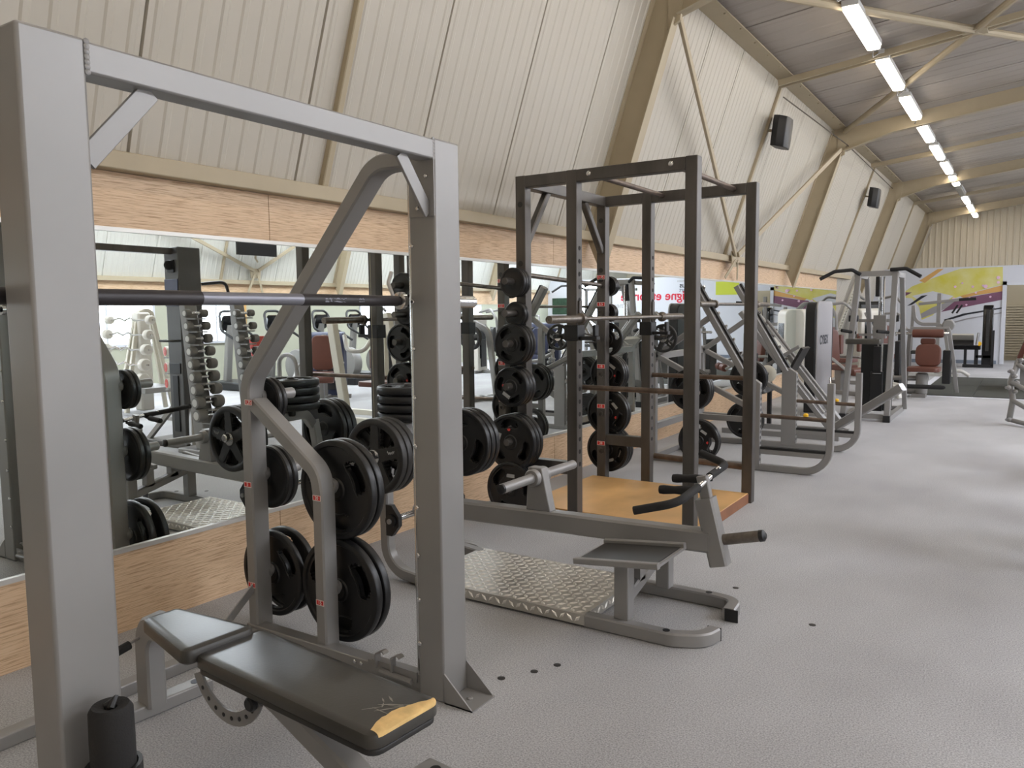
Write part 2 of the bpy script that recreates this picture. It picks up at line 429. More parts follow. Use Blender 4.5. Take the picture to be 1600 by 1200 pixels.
# mural: painted sweeps on the partition
mu = T('wall_mural', 'yellow and purple swoosh mural covering the far white wall', 'mural', (-1.9, YP, 0))
MUR = [('yellow_sweep', 'yellow_paint', [(-2.904, 1.822), (-2.659, 2.02), (-2.138, 2.236), (-1.558, 2.444), (-0.851, 2.457), (-0.616, 2.456), (-0.599, 2.015), (-0.97, 1.916), (-1.462, 1.763), (-1.821, 1.625), (-2.142, 1.252), (-2.402, 1.135), (-2.47, 1.466), (-2.649, 1.702), (-2.882, 1.736)]), ('orange_sweep', 'orange_paint', [(-2.492, 2.164), (-2.071, 2.455), (-1.93, 2.458), (-2.358, 2.105)]), ('pale_wedge', 'white_wall', [(-2.651, 1.766), (-2.163, 1.882), (-1.678, 1.747), (-1.893, 1.576), (-2.189, 1.547), (-2.456, 1.635)]), ('olive_sweep', 'grey_paint', [(-2.403, 1.169), (-2.069, 1.315), (-1.456, 1.619), (-1.675, 1.656), (-2.149, 1.462), (-2.426, 1.296)]), ('orange_sweep', 'orange_paint', [(-1.533, 1.744), (-0.598, 1.999), (-0.592, 1.846), (-1.175, 1.758), (-1.459, 1.693)]), ('purple_sweep', 'purple_paint', [(-1.567, 1.683), (-1.175, 1.737), (-0.592, 1.846), (-0.584, 1.637), (-1.166, 1.512), (-1.958, 1.335), (-1.744, 1.52)]), ('dark_streak', 'purple_paint', [(-2.917, 1.878), (-2.654, 1.859), (-2.824, 1.761)]), ('dark_streak', 'black_ink', [(-2.758, 1.504), (-2.423, 1.77), (-2.28, 1.784), (-2.644, 1.532)]), ('dark_line', 'black_ink', [(-1.877, 1.134), (-1.444, 1.289), (-0.576, 1.444), (-0.575, 1.412), (-1.371, 1.256), (-1.857, 1.092)]), ('dark_line', 'grey_paint', [(-1.946, 0.991), (-1.368, 1.165), (-0.572, 1.323), (-0.571, 1.295), (-1.367, 1.132), (-1.927, 0.958)])]
dep = .002
for i, (nm, mt, pts) in enumerate(MUR):
    dd = .003+.0012*i
    P(mu, nm, MB().prism([(x, YP-dd, z) for x, z in pts], (0, dd-.0002, 0)), mt, smooth=False)
for (x, z, rr) in [(-0.702, 2.191, 0.041), (-0.972, 1.977, 0.048), (-1.255, 1.976, 0.031), (-1.651, 1.986, 0.031), (-0.697, 2.07, 0.034), (-0.857, 1.711, 0.027), (-1.026, 1.998, 0.027), (-1.491, 2.072, 0.024), (-1.178, 1.819, 0.024), (-1.676, 1.685, 0.027), (-1.315, 1.678, 0.034), (-1.381, 1.515, 0.024)]:
    P(mu, 'sparkle', MB().lathe((x, YP-.022, z), (0,1,0), [(rr,0),(rr,.02)], 10), 'pink_paint', smooth=False)
mu2 = one('wall_mural', MB().box(.42, 1.13, YP-.006, YP-.001, 1.9, 2.3), 'lime_paint', 'lime green painted block on the white wall right of the doorway', 'mural', smooth=False)
# poster with words
po = T('word_poster', 'white poster with red and black words on the far wall', 'poster', (3.2, YP, 1.2))
P(po, 'sheet', MB().box(1.62, 4.98, YP-.012, YP-.002, 1.2, 2.42), 'white_wall', smooth=False)
def word(s, size, x, z, mt, vertical=False):
    ux, uy = ((-1,0,0),(0,0,1)) if False else ((1,0,0),(0,0,1))
    if vertical: ux, uy = (0,0,-1), (1,0,0)
    P(po, 'word', text_mb(s, size, (x, YP-.0135, z), ux, uy, .0008, 'LEFT' if not vertical else 'CENTER', size*.02), mt, smooth=False)
word('ligne et forme', .40, 2.02, 1.9, 'red_ink'); word('halt\u00e9rophilie', .25, 3.78, 2.17, 'black_ink'); word('fitness', .24, 4.02, 1.62, 'grey_ink')
word('mus', .22, 1.92, 2.22, 'black_ink'); word('sport', .17, 1.92, 2.08, 'skirting'); word('cardio', .13, 1.85, 1.85, 'black_ink', True)
word('danse', .1, 4.0, 2.04, 'grey_ink'); word('muscu', .1, 2.1, 2.36, 'grey_ink')

# rubber matting zone
mb = MB()
one('floor_mat_edge', MB().box(-1.62, 2.4, 14.55, 14.66, 0, .006).box(-1.62, -1.52, 14.66, 18.75, 0, .006), 'white_wall', kind='structure', smooth=False)
gx = [-1.5, -.72, .06, .84, 1.62, 2.4]
n = 0
for i in range(len(gx)-1):
    for j in range(2):
        one('rubber_floor_tile', MB().box(gx[i]+.004, gx[i+1]-.004, 14.68+j*2.03, 14.68+(j+1)*2.03-.008, 0, .014), 'mat_rubber',
            '%s dark rubber floor tile, %s row of the lifting mat' % (['corner-side', 'second', 'third', 'fourth', 'fifth'][i], ['near', 'far'][j]), 'floor tile', 'rubber floor tiles', smooth=False)

# ------------------------------------------------------------------ steel frames
FR = [-.4, 6.56, 13.6, 20.05, 26.9]
for i, fy in enumerate(FR):
    for s, side in ((-1, 'left'), (1, 'right')):
        t = .012
        web = [(sides(-3.47, s), 2.17), (sides(lean(4.4)-.02, s), 4.4), (sides(-2.49, s), 4.25), (sides(-2.61, s), 3.9), (sides(-3.31, s), 1.8)]
        mb = MB().prism([(x, fy, z) for x, z in web], (0, t, 0))
        # flanges
        mb.prism([(sides(-3.31, s), fy-.055, 1.8), (sides(-2.61, s), fy-.055, 3.9), (sides(-2.60, s), fy-.055, 3.9), (sides(-3.295, s), fy-.055, 1.8)], (0, .12, 0))
        mb.prism([(sides(lean(2.17), s), fy-.07, 2.17), (sides(lean(4.35), s), fy-.07, 4.35), (sides(lean(4.35)+.014, s), fy-.07, 4.35), (sides(lean(2.17)+.014, s), fy-.07, 2.17)], (0, .15, 0))
        # rafter: haunched web and flanges
        raf = [(sides(-2.62, s), 4.27), (sides(RIDGE, s), ceil_z(RIDGE)-.01), (sides(RIDGE, s), ceil_z(RIDGE)-.2), (sides(-1.88, s), 4.13), (sides(-2.58, s), 3.92)]
        mb.prism([(x, fy, z) for x, z in raf], (0, t, 0))
        mb.prism([(sides(-2.58, s), fy-.055, 3.92), (sides(-1.88, s), fy-.055, 4.13), (sides(RIDGE, s), fy-.055, ceil_z(RIDGE)-.2), (sides(RIDGE, s), fy-.055, ceil_z(RIDGE)-.19), (sides(-1.88, s), fy-.055, 4.14), (sides(-2.58, s), fy-.055, 3.932)], (0, .12, 0))
        mb.prism([(sides(-2.66, s), fy-.012, 4.3), (sides(-2.5, s), fy-.012, 4.28), (sides(-2.56, s), fy-.012, 3.88), (sides(-2.67, s), fy-.012, 3.82)], (0, .036, 0))
        one('portal_column_%s_%d' % (side, i+1), mb, 'cream_paint', kind='structure', smooth=False)
for s, side in ((-1, 'left'), (1, 'right')):
    x0, x1 = sides(-2.73, s), sides(-2.53, s)
    mb = MB().box(x0, x1, Y0, Y1, 4.275, 4.29).box(sides(-2.64, s), sides(-2.62, s), Y0, Y1, 4.28, 4.34)
    nb = int((Y1-Y0)/.5)
    for q in range(nb): mb.cyl((sides(-2.56, s), Y0+.3+q*.5, 4.28), (sides(-2.56, s), Y0+.3+q*.5, 4.262), .012, 6)
    one('eave_beam_%s' % side, mb, 'cream_paint', kind='structure', smooth=False)
    mids = [3.27, 10.4, 17.5, 24.0]
    for q, my in enumerate(mids):
        a, b = Vector((sides(lean(2.17)+.02, s), my, 2.17)), Vector((sides(lean(4.3)+.02, s), my, 4.3))
        one('wall_post_%s_%d' % (side, q+1), MB().beam([a, b], .05, .045, (0,1,0)), 'cream_paint', kind='structure')
# V braces on the leaning walls and their gusset joints
def joint(s, jy, name):
    x = sides(-3.40, s)
    mb = MB()
    dx = .02 if s < 0 else -.02
    zz = 2.12 if s < 0 else 2.32
    mb.prism([(x+3.4*dx, jy-.14, zz+.1), (x+3.4*dx, jy+.14, zz+.1), (x+3.4*dx, jy+.12, zz-.1), (x+3.4*dx, jy-.12, zz-.1)], (dx*.6, 0, 0))
    for sg in (-1, 1):
        mb.beam([(x+dx*5, jy+sg*.04, zz-.02), (x+dx*1.5, jy+sg*.26, 1.87 if s < 0 else 1.72)], .05, .012, (1,0,0))
    return one(name, mb, 'cream_paint', kind='structure', smooth=False), zz
for s, side, jy in ((-1, 'left', 10.55), (1, 'right', 11.2)):
    _, zz = joint(s, jy, 'brace_joint_%s' % side)
    for q, fy in ((1, 6.62), (2, 13.55)):
        a = Vector((sides(-3.30, s), jy+(-.06 if q == 1 else .06), zz+.06)); b = Vector((sides(-2.60, s), fy, 3.96))
        one('wall_brace_%s_%d' % (side, q), MB().beam([a, b], .07, .03, (1,0,0)), 'cream_paint', kind='structure')
# roof purlin pair and X bracing
for q, py in enumerate((3.2, 10.15, 16.9, 23.6)):
    mb = MB()
    for dy in (-.06, .06):
        mb.beam([(-2.68, py+dy, 4.19), (RIDGE, py+dy, ceil_z(RIDGE)-.08)], .035, .07, (0,0,1)); mb.beam([(2*RIDGE+2.68, py+dy, 4.19), (RIDGE, py+dy, ceil_z(RIDGE)-.08)], .035, .07, (0,0,1))
    one('roof_purlin_%d' % (q+1), mb, 'cream_paint', kind='structure')
jx = -.62; jz = ceil_z(jx)-.12
for q, (ex, ey) in enumerate(((-2.55, 6.62), (-2.55, 13.55), (1.3, 6.62), (1.3, 13.55))):
    one('roof_brace_%d' % (q+1), MB().tube([(jx, 10.15, jz), (ex, ey, ceil_z(ex)-.12)], .042, 10), 'cream_paint', kind='structure')
one('roof_brace_joint', MB().box(jx-.12, jx+.12, 10.05, 10.25, jz-.03, jz-.01), 'cream_paint', kind='structure', smooth=False)
one('wire_conduit', MB().tube([(-2.72, 10.5, 4.12), (-2.5, 13.5, 4.0), (-2.72, 20, 4.15)], .008, 6), 'seam', kind='structure')

# ------------------------------------------------------------------ strip lamps
LX, LZ = -1.53, 4.275
first = None
ords = ['first','second','third','fourth','fifth','sixth','seventh','eighth','ninth','tenth','eleventh','twelfth','thirteenth','fourteenth','fifteenth','sixteenth','seventeenth','eighteenth']
ly = [8.18+1.925*i for i in range(-7, 11)]
vis = 0
for i, yy in enumerate(ly):
    if yy+1.4 > Y1-.1 or yy < Y0+.1: continue
    off = (i-7 == 7)
    if yy > 8: vis += 1; lb = '%s ceiling strip lamp of the lit row, counted from the near end' % ords[vis-1]
    else: lb = 'ceiling strip lamp of the row, overhead before the frame begins'
    if off: lb = 'unlit grey strip lamp in the ceiling row, in the dark gap far off'
    L = T('strip_lamp', lb, 'ceiling lamp', (LX, yy+.7, LZ), 'ceiling strip lamps')
    P(L, 'housing', MB().box(LX-.075, LX+.075, yy, yy+1.4, LZ+.0, LZ+.055).box(LX-.03, LX+.03, yy-.05, yy+1.65, LZ+.055, LZ+.1).box(LX-.012, LX+.012, yy+.3, yy+.34, LZ+.1, ceil_z(LX)-.012), 'lamp_body')
    P(L, 'diffuser', MB().pad((LX, yy+.7, LZ+.002), (1,0,0), (0,-1,0), (0,0,-1), .135, 1.38, .05, .03, .02), 'lamp_off' if off else 'lamp_glow')
    cb = MB().tube(fillet([(LX, yy+1.4, LZ+.03), (LX-.03, yy+1.5, LZ-.05), (LX-.05, yy+1.62, LZ-.05), (LX, yy+1.74, LZ+.02)], .05), .008, 6).box(LX-.04, LX+.04, yy+1.46, yy+1.6, LZ+.01, LZ+.06)
    P(L, 'cable', cb, 'grey_shroud')
    if yy > 8 and not off: lampA = L
# two unseen lamp rows added for warm fill, outside the frame to the right
for q, (lx2, nm2) in enumerate(((1.8, 'under the ridge'), (5.13, 'on the far side of the hall'))):
    for i, yy in enumerate(ly):
        if yy+1.4 > Y1-.1 or yy > 16 or yy < Y0+.1: continue
        dup(lampA, (lx2, yy+.7, ceil_z(lx2)-.18), 'unseen strip lamp added for fill, row %s' % nm2, 'added fill lamps, row %s' % nm2)
# unseen glowing panels added in the far roof slope as extra daylight
for i, yy in enumerate((3.7, 7.1, 10.6, 14.1, 17.4, 20.6, 24)):
    xa, xb = 3.6, 5.6; d_ = .03
    mb = MB().prism([(xa, yy, ceil_z(xa)-d_), (xb, yy, ceil_z(xb)-d_), (xb, yy, ceil_z(xb)-d_+.01), (xa, yy, ceil_z(xa)-d_+.01)], (0, 2.0, 0))
    r = T('window_%d' % (30+i), 'unseen glowing panel added in the far roof slope for daylight', 'fill_panel', ((xa+xb)/2, yy+1, ceil_z(4.6)-.05), kind='structure')
    P(r, 'pane', mb, 'fill_panel', smooth=False)
# television on the opposite wall
tv = T('television', 'black flat television hung high by the far long wall brace', 'television', (6.6, 11.0, 2.66))
P(tv, 'screen', MB().box(6.52, 6.57, 10.45, 11.45, 2.66, 2.97), 'screen', bevel=.006)
P(tv, 'bracket', MB().tube([(6.6, 11.0, 2.9), (6.66, 11.0, 2.62), (6.72, 11.1, 2.55)], .02, 8), 'cream_paint')

# loudspeakers
def speaker(x, y, z, lab):
    sp = T('loudspeaker', lab, 'loudspeaker', (x, y, z), 'black loudspeakers on the leaning wall')
    tilt = math.atan(SL)
    pts = [(a_*.72, b_*.86) for a_, b_ in [(-.0, -.19), (.11, -.25), (.24, -.20), (.27, -.1), (.27, .12), (.24, .20), (.11, .25), (0, .19)]]
    mb = MB()
    def pt(a, b, c):   # a out from wall, b along wall (y), c up
        ca, sa = math.cos(-.32), math.sin(-.32)
        return (x + a*.94 + c*.12, y + b, z + c - a*.25)
    lo = [pt(a, b*.76, -.185) for a, b in pts]; hi = [pt(a, b*.76, .185) for a, b in pts]
    mid1 = [pt(a*1.03, b*.84, -.13) for a, b in pts]; mid2 = [pt(a*1.03, b*.84, .13) for a, b in pts]
    n = len(pts); vs = lo+mid1+mid2+hi; fs = [tuple(range(n))[::-1], tuple(3*n+i for i in range(n))]
    for k_ in range(3):
        for i in range(n): fs.append((k_*n+i, k_*n+(i+1)%n, (k_+1)*n+(i+1)%n, (k_+1)*n+i))
    mb.add(vs, fs); P(sp, 'cabinet', mb, 'black_plastic', bevel=.006)
    g = MB(); ga = [pt(.180, b, c) for b, c in ((-.07,-.12),(.07,-.12),(.07,.12),(-.07,.12))]
    g.prism(ga, Vector(pt(.190, 0, 0))-Vector(pt(.180, 0, 0))); P(sp, 'grille', g, 'black_plastic', smooth=False)
    P(sp, 'badge', MB().prism([pt(.191, b, c) for b, c in ((.02,.09),(.06,.09),(.06,.10),(.02,.10))], (.003,0,0)), 'alu', smooth=False)
    P(sp, 'wall_bracket', MB().tube([(x+.05, y, z), (x-.16, y, z+.04)], .018, 8), 'cream_paint')
    return sp
# speakers' places on the leaning wall
speaker(-2.80, 10.42, 3.69, 'larger black loudspeaker on the leaning wall, above the dark power rack')
speaker(-2.80, 17.5, 3.68, 'smaller black loudspeaker farther along the leaning wall, over the dip tower')

# ================================================================== WEIGHT PLATES
def polar_plate(r, t, bore, prof, holes, nang=72, steps=5):
    """plate with its axis on y, centred; prof: [(radius fraction, half thickness)], holes(rf, angle) -> True where open"""
    rf = [p[0] for p in prof]; mb = MB(); nr = len(prof)
    def vid(side, i, j): return (side*nr+i)*nang+(j % nang)
    vs = []
    for side in (1, -1):
        for q, h in prof:
            for j in range(nang):
                a = 2*math.pi*j/nang; vs.append((r*q*math.cos(a), side*h, r*q*math.sin(a)))
    fs = []
    op = {}
    for i in range(nr-1):
        for j in range(nang):
            a = 2*math.pi*(j+.5)/nang; op[(i, j)] = holes((rf[i]+rf[i+1])/2, a)
    for i in range(nr-1):
        for j in range(nang):
            if op[(i, j)]: continue
            for side in (0, 1): fs.append((vid(side,i,j), vid(side,i,j+1), vid(side,i+1,j+1), vid(side,i+1,j)))
            for (ii, jj, e1, e2) in ((i, (j+1) % nang, (i, j+1), (i+1, j+1)), (i, (j-1) % nang, (i, j), (i+1, j))):
                if op.get((ii, jj)): fs.append((vid(0,*e1), vid(0,*e2), vid(1,*e2), vid(1,*e1)))
            if op.get((i+1, j)): fs.append((vid(0,i+1,j), vid(0,i+1,j+1), vid(1,i+1,j+1), vid(1,i+1,j)))
            if op.get((i-1, j)): fs.append((vid(0,i,j), vid(0,i,j+1), vid(1,i,j+1), vid(1,i,j)))
    for j in range(nang):
        fs.append((vid(0,0,j), vid(0,0,j+1), vid(1,0,j+1), vid(1,0,j)))
        fs.append((vid(0,nr-1,j), vid(0,nr-1,j+1), vid(1,nr-1,j+1), vid(1,nr-1,j)))
    mb.add(vs, fs); return mb
def grip_holes(q, a, n=3, rot=.5):
    d = ((a+rot) % (2*math.pi/n)) - math.pi/n
    u = (q-.68)/.135; v = d*q/.36
    return u*u*u*u + v*v*v*v < 1
def spoke_holes(q, a):
    d = abs(((a+.3) % (2*math.pi/5)) - math.pi/5)
    return .34 < q < .80 and d*q < .62*q-.175
protoP = {}
def plate(kind, r, t, pos, label, group, axis='y', spin=0.0, dot=False):
    """kind 'grip' rubber plate with three openings, 'solid' small disc, 'wheel' five-spoke iron"""
    key = (kind, round(r, 3), round(t, 3), dot)
    if key not in protoP:
        root = T('weight_plate', label, 'weight plate', pos, group)
        b = .027; h = t/2
        if kind == 'wheel':
            prof = [(b/r, h), (.20, h), (.26, h*.6), (.34, h*.55), (.42, h*.55), (.5, h*.55), (.58, h*.55), (.66, h*.55), (.74, h*.6), (.80, h*.75), (.84, h), (.95, h), (.985, h*.8), (1, h*.4)]
            mb = polar_plate(r, t, b, prof, spoke_holes, 80)
            # raised spokes
            for k_ in range(5):
                a = -.3+2*math.pi*k_/5; ca, sa = math.cos(a), math.sin(a); wd = .155*r
                for sd in (1, -1):
                    q = [(.22*r, -wd*1.1), (.84*r, -wd*.75), (.84*r, wd*.75), (.22*r, wd*1.1)]
                    mb.prism([(ca*x-sa*z, sd*h*.5, sa*x+ca*z) for x, z in q], (0, sd*h*.42, 0))
            P(root, 'disc', mb, 'iron', local=True)
            # worn raised script along one spoke
            a = -.3; ca, sa = math.cos(a), math.sin(a)
            sq = [(.50*r+.24*r*q/14, .028*r*math.sin(q*1.9)+(.03*r if q in (0, 1, 13) else 0)) for q in range(15)]
            P(root, 'script_mark', MB().tube([(ca*x-sa*z, -h*.93, sa*x+ca*z) for x, z in sq], .0022, 6), 'grey_ink', 'worn pale script on one spoke', local=True)
            P(root, 'hub_ring', MB().lathe((0,-h*1.08,0), (0,1,0), [(b,0),(b+.012,0),(b+.012,t*1.08),(b,t*1.08)], 24), 'chrome', local=True)
        else:
            if kind == 'grip':
                prof = [(b/r, h*.9), ((b+.02)/r, h*.9), ((b+.026)/r, h*.62), (.48, h*.6), (.545, h*.6), (.58, h*.6), (.62, h*.6), (.66, h*.6), (.70, h*.6), (.74, h*.6), (.78, h*.6), (.815, h*.62), (.86, h*.62), (.885, h), (.95, h), (.985, h*.8), (1, h*.45)]
                mb = polar_plate(r, t, b, prof, grip_holes, 78)
                lip = mb
                for k_ in range(3):
                    a0 = -.5+math.pi/3+2*math.pi*k_/3
                    for sd in (1, -1):
                        path = [((.50 if abs(s_) < .62 else .50+.09*(abs(s_)-.62)/.38)*r*math.cos(a0+s_*.64), sd*h*.62, (.50 if abs(s_) < .62 else .50+.09*(abs(s_)-.62)/.38)*r*math.sin(a0+s_*.64)) for s_ in [x/6-1 for x in range(13)]]
                        lip.tube(path, r*.016, 6)
                P(root, 'disc', mb, 'rubber', local=True)
            else:
                prof = [(b/r, h), ((b+.012)/r, h), ((b+.018)/r, h*.75), (.7, h*.75), (.8, h*.75), (.84, h), (.96, h), (1, h*.6)]
                P(root, 'disc', polar_plate(r, t, b, prof, lambda q, a: False, 48), 'rubber', local=True)
            P(root, 'hub_ring', MB().lathe((0,-h*.95,0), (0,1,0), [(b-.001,0),(b+.007,0),(b+.007,t*.95),(b-.001,t*.95)], 24), 'iron', local=True)
            if kind == 'grip' and dot:
                em = MB(); tg = MB(); hl = MB()
                for sd in (1, -1):
                    for ang in (.62,):
                        o = Vector((math.cos(ang)*r*.46, sd*h*.62, math.sin(ang)*r*.46))
                        em.lathe(o, (0, sd, 0), [(r*.062, 0), (r*.062, .0016)], 18)
                        hl.lathe(o, (0, sd, 0), [(r*.026, 0), (r*.026, .0024)], 10)
                        o2 = Vector((math.cos(ang+1.15)*r*.5, sd*h*.62, math.sin(ang+1.15)*r*.5))
                        tx, tz = Vector((-math.sin(ang+1.15), 0, math.cos(ang+1.15))), Vector((math.cos(ang+1.15), 0, math.sin(ang+1.15)))
                        tg.prism([o2-tx*.032-tz*.012, o2+tx*.032-tz*.012, o2+tx*.032+tz*.012, o2-tx*.032+tz*.012], (0, sd*.0016, 0))
                e_ = P(root, 'emblem', em, 'red_dot', 'round red emblem', local=True); P(e_, 'emblem_centre', hl, 'red_sticker', local=True)
                P(root, 'size_tag', tg, 'grey_ink', 'small grey size tag', local=True, smooth=False)
        protoP[key] = root; r_ = root
    else:
        r_ = dup(protoP[key], pos, label, group)
    r_.rotation_euler = (0, spin, 0) if axis == 'y' else ((math.pi/2, 0, spin) if axis == 'z' else (0, spin, math.pi/2))
    return r_

def screw(mb, p, ax, r=.008): mb.lathe(p, ax, [(r, 0), (r, .004), (r*.6, .007)], 10)
def sticker(root, txt, x0, x1, y, z, h=.024):
    s_ = P(root, 'weight_sticker', MB().box(x0, x1, y-.0012, y, z-h/2, z+h/2), 'red_sticker', 'red sticker with white weight figures', smooth=False)
    bd = MB()
    for a in ((x0, x1, z+h/2-.0025, z+h/2), (x0, x1, z-h/2, z-h/2+.0025), (x0, x0+.0025, z-h/2, z+h/2), (x1-.0025, x1, z-h/2, z+h/2)): bd.box(a[0], a[1], y-.0018, y-.001, a[2], a[3])
    P(s_, 'sticker_border', bd, 'white_ink', smooth=False)
    P(s_, 'figures', text_mb(txt, h*.85, ((x0+x1)/2, y-.002, z), (1,0,0), (0,0,1), .0005), 'white_ink', smooth=False)

# ================================================================== SMITH MACHINE
sm = T('smith_machine', 'grey steel Smith machine filling the foreground, with plate pegs beside its bench', 'weight machine', (-2.1, 1.6, 0))
for (a, b) in ((.852, .998), (2.217, 2.362)):
    P(sm, 'upright', MB().box(-1.885, -1.765, a, b, 0, 2.06), 'silver', bevel=.008)
P(sm, 'crossbar', MB().box(-1.84, -1.765, .998, 2.217, 1.985, 2.055), 'silver', bevel=.006)
g = MB()
g.beam([(-1.795, 1.0, 1.80), (-1.795, 1.165, 1.986)], .05, .012, (1,0,0)); P(sm, 'gusset', g, 'silver')
g = MB(); g.beam([(-1.795, 2.216, 1.80), (-1.795, 2.07, 1.986)], .05, .012, (1,0,0)); P(sm, 'gusset', g, 'silver')
for yy in (.998, 2.213):
    wd = MB()
    for k_ in range(7): wd.lathe((-1.766, yy+(.002 if yy < 1 else .002), 1.988+.011*k_), (1,0,0), [(.006, -.004), (.007, .001), (.003, .003)], 8)
    P(sm, 'weld', wd, 'silver')
P(sm, 'bracket_plate', MB().box(-1.88, -1.766, 2.213, 2.2165, 1.79, 1.985), 'silver', smooth=False)
for (yb, dr) in ((2.216, -1), (.998, 1)):
    for z in (.21, .38, .55, .73, .96, 1.14, 1.32, 1.49, 1.69):
        bt = MB(); screw(bt, (-1.874, yb, z), (0,dr,0), .009); P(sm, 'bolt', bt, 'chrome')
for (x, z) in ((-1.80, 1.93), (-1.84, 1.82)):
    bt = MB(); screw(bt, (x, 2.2125, z), (0,-1,0), .008); P(sm, 'bolt', bt, 'chrome')
# foot gussets
for (a, b) in ((.852, .998), (2.217, 2.362)):
    ft = MB().box(-1.765, -1.635, a, b, 0, .006)
    for yy in (a, b-.006): ft.prism([(-1.765, yy, 0), (-1.635, yy, 0), (-1.765, yy, .115)], (0, .006, 0))
    screw(ft, (-1.70, (a+b)/2, .006), (0,0,1), .012)
    P(sm, 'foot_plate', ft, 'silver', smooth=False)
# guide rails and the bar
for (a, b, yy) in ((.852, .998, .925), (2.217, 2.362, 2.29)):
    P(sm, 'guide_rail', MB().cyl((-1.935, yy, .05), (-1.935, yy, 2.0), .014, 12), 'chrome')
br = P(sm, 'lift_bar', MB().cyl((-1.935, 1.0, 1.498), (-1.935, 2.23, 1.494), .0145, 16), 'bar_black')
P(br, 'grip_sleeve', MB().cyl((-1.935, .52, 1.4985), (-1.935, 1.38, 1.497), .0205, 16, .003), 'bar_black', 'matt black stretch of the bar')
P(br, 'bar_middle', MB().cyl((-1.935, 1.37, 1.497), (-1.935, 1.745, 1.496), .0185, 16, .002), 'bar_grey', 'bare grey stretch of the bar')
P(br, 'grip_sleeve', MB().cyl((-1.935, 1.74, 1.496), (-1.935, 2.20, 1.494), .019, 16, .003), 'bar_black', 'matt black stretch of the bar, scuffed')
sc = MB()
for (a, b, dz) in ((1.83, 1.925, 0.004), (1.98, 2.01, .006), (1.875, 1.9, -.004)): sc.lathe((-1.935, a, 1.4955), (0,1,0), [(.0193, 0), (.0193, b-a)], 16)
sc2 = MB()
import random as _r
_r.seed(3)
for (a, b) in ((1.83, 1.925), (1.985, 2.01)):
    n_ = 14
    top = [(-1.935+.0194*math.cos(.0+.25*_r.random()+.15), a+(b-a)*i/n_, 1.4955+.0194*math.sin(.0+.25*_r.random()+.15)) for i in range(n_+1)]
    bot = [(-1.935+.0194*math.cos(-.25-.2*_r.random()), a+(b-a)*i/n_, 1.4955+.0194*math.sin(-.25-.2*_r.random())) for i in range(n_+1)]
    sc2.add(top+bot, [(i, i+1, n_+2+i, n_+1+i) for i in range(n_)])
P(br, 'worn_patch', sc2, 'bar_grey', 'bare patches rubbed through the black', smooth=False)
P(br, 'bar_sleeve', MB().cyl((-1.935, 2.37, 1.494), (-1.935, 2.668, 1.492), .025, 18, .003), 'chrome')
for yy in (2.205, 1.005): P(br, 'collar', MB().lathe((-1.935, yy, 1.495), (0,1,0), [(.019,0),(.032,.004),(.032,.022),(.019,.026)], 16), 'chrome')
P(br, 'hook', MB().tube(fillet([(-1.94, 2.19, 1.50), (-1.955, 2.175, 1.56), (-1.95, 2.19, 1.60)], .02), .007, 8), 'silver_light')
# plate storage frame in line with the far upright
yc = 2.29
P(sm, 'storage_frame', MB().beam(fillet([(-1.86, yc, 2.008), (-2.09, yc, 2.012), (-2.875, yc, 1.16), (-2.875, yc, .04)], .14, 7), .06, .09, (0,1,0)), 'silver')
P(sm, 'storage_frame', MB().beam(fillet([(-2.84, yc-.0, 1.06), (-2.46, yc, .79), (-2.445, yc, .70), (-2.445, yc, .04)], .12, 7), .06, .08, (0,1,0)), 'silver')
P(sm, 'base_rail', MB().box(-2.91, -1.88, 2.235, 2.30, 0, .062), 'silver', bevel=.005)
P(sm, 'base_rail', MB().box(-2.885, -2.825, .9, 2.235, 0, .05), 'silver', bevel=.005)
rb = MB().box(-2.16, -1.885, 2.228, 2.234, .02, .075); P(sm, 'splice_plate', rb, 'silver', bevel=.002)
hk = MB()
for xx in (-2.10, -2.02):
    hk.beam(fillet([(xx, 2.222, .06), (xx, 2.222, .118), (xx+.035, 2.222, .135), (xx+.045, 2.222, .125)], .012), .006, .03, (0,1,0))
hk.box(-2.13, -1.90, 2.220, 2.226, .045, .085).tube([(-2.08, 2.215, .052), (-1.92, 2.215, .045)], .012, 8)
P(sm, 'pin_bracket', hk, 'silver', smooth=True)
for xx in (-2.20, -2.235):
    b2 = MB(); screw(b2, (xx, 2.234, .045), (0,-1,0), .009); P(sm, 'bolt', b2, 'chrome')
# little stay to the wall-side rail
P(sm, 'stay', MB().beam([(-2.865, 2.25, .235), (-2.87, 2.02, .05)], .035, .008, (1,0,0)), 'silver')
pegs = [(-2.875, 1.085, .20), (-2.875, .735, .22), (-2.875, .285, .24), (-2.445, .725, .21), (-2.445, .285, .22)]
for (x, z, L) in pegs:
    P(sm, 'plate_peg', MB().cyl((x, yc+.03, z), (x, yc+.03+L, z), .025, 16, .004).lathe((x, yc+.03, z), (0,1,0), [(.034, 0), (.034, .02), (.025, .03)], 16), 'silver')
sticker(sm, '1,25', -2.868, -2.822, yc-.046, 1.068); sticker(sm, '5', -2.896, -2.848, yc-.046, .70); sticker(sm, '10', -2.896, -2.848, yc-.046, .243)
sticker(sm, '20', -2.466, -2.42, yc-.041, .69); sticker(sm, '15', -2.466, -2.42, yc-.041, .243)
SG = 'plates stored on the Smith machine'
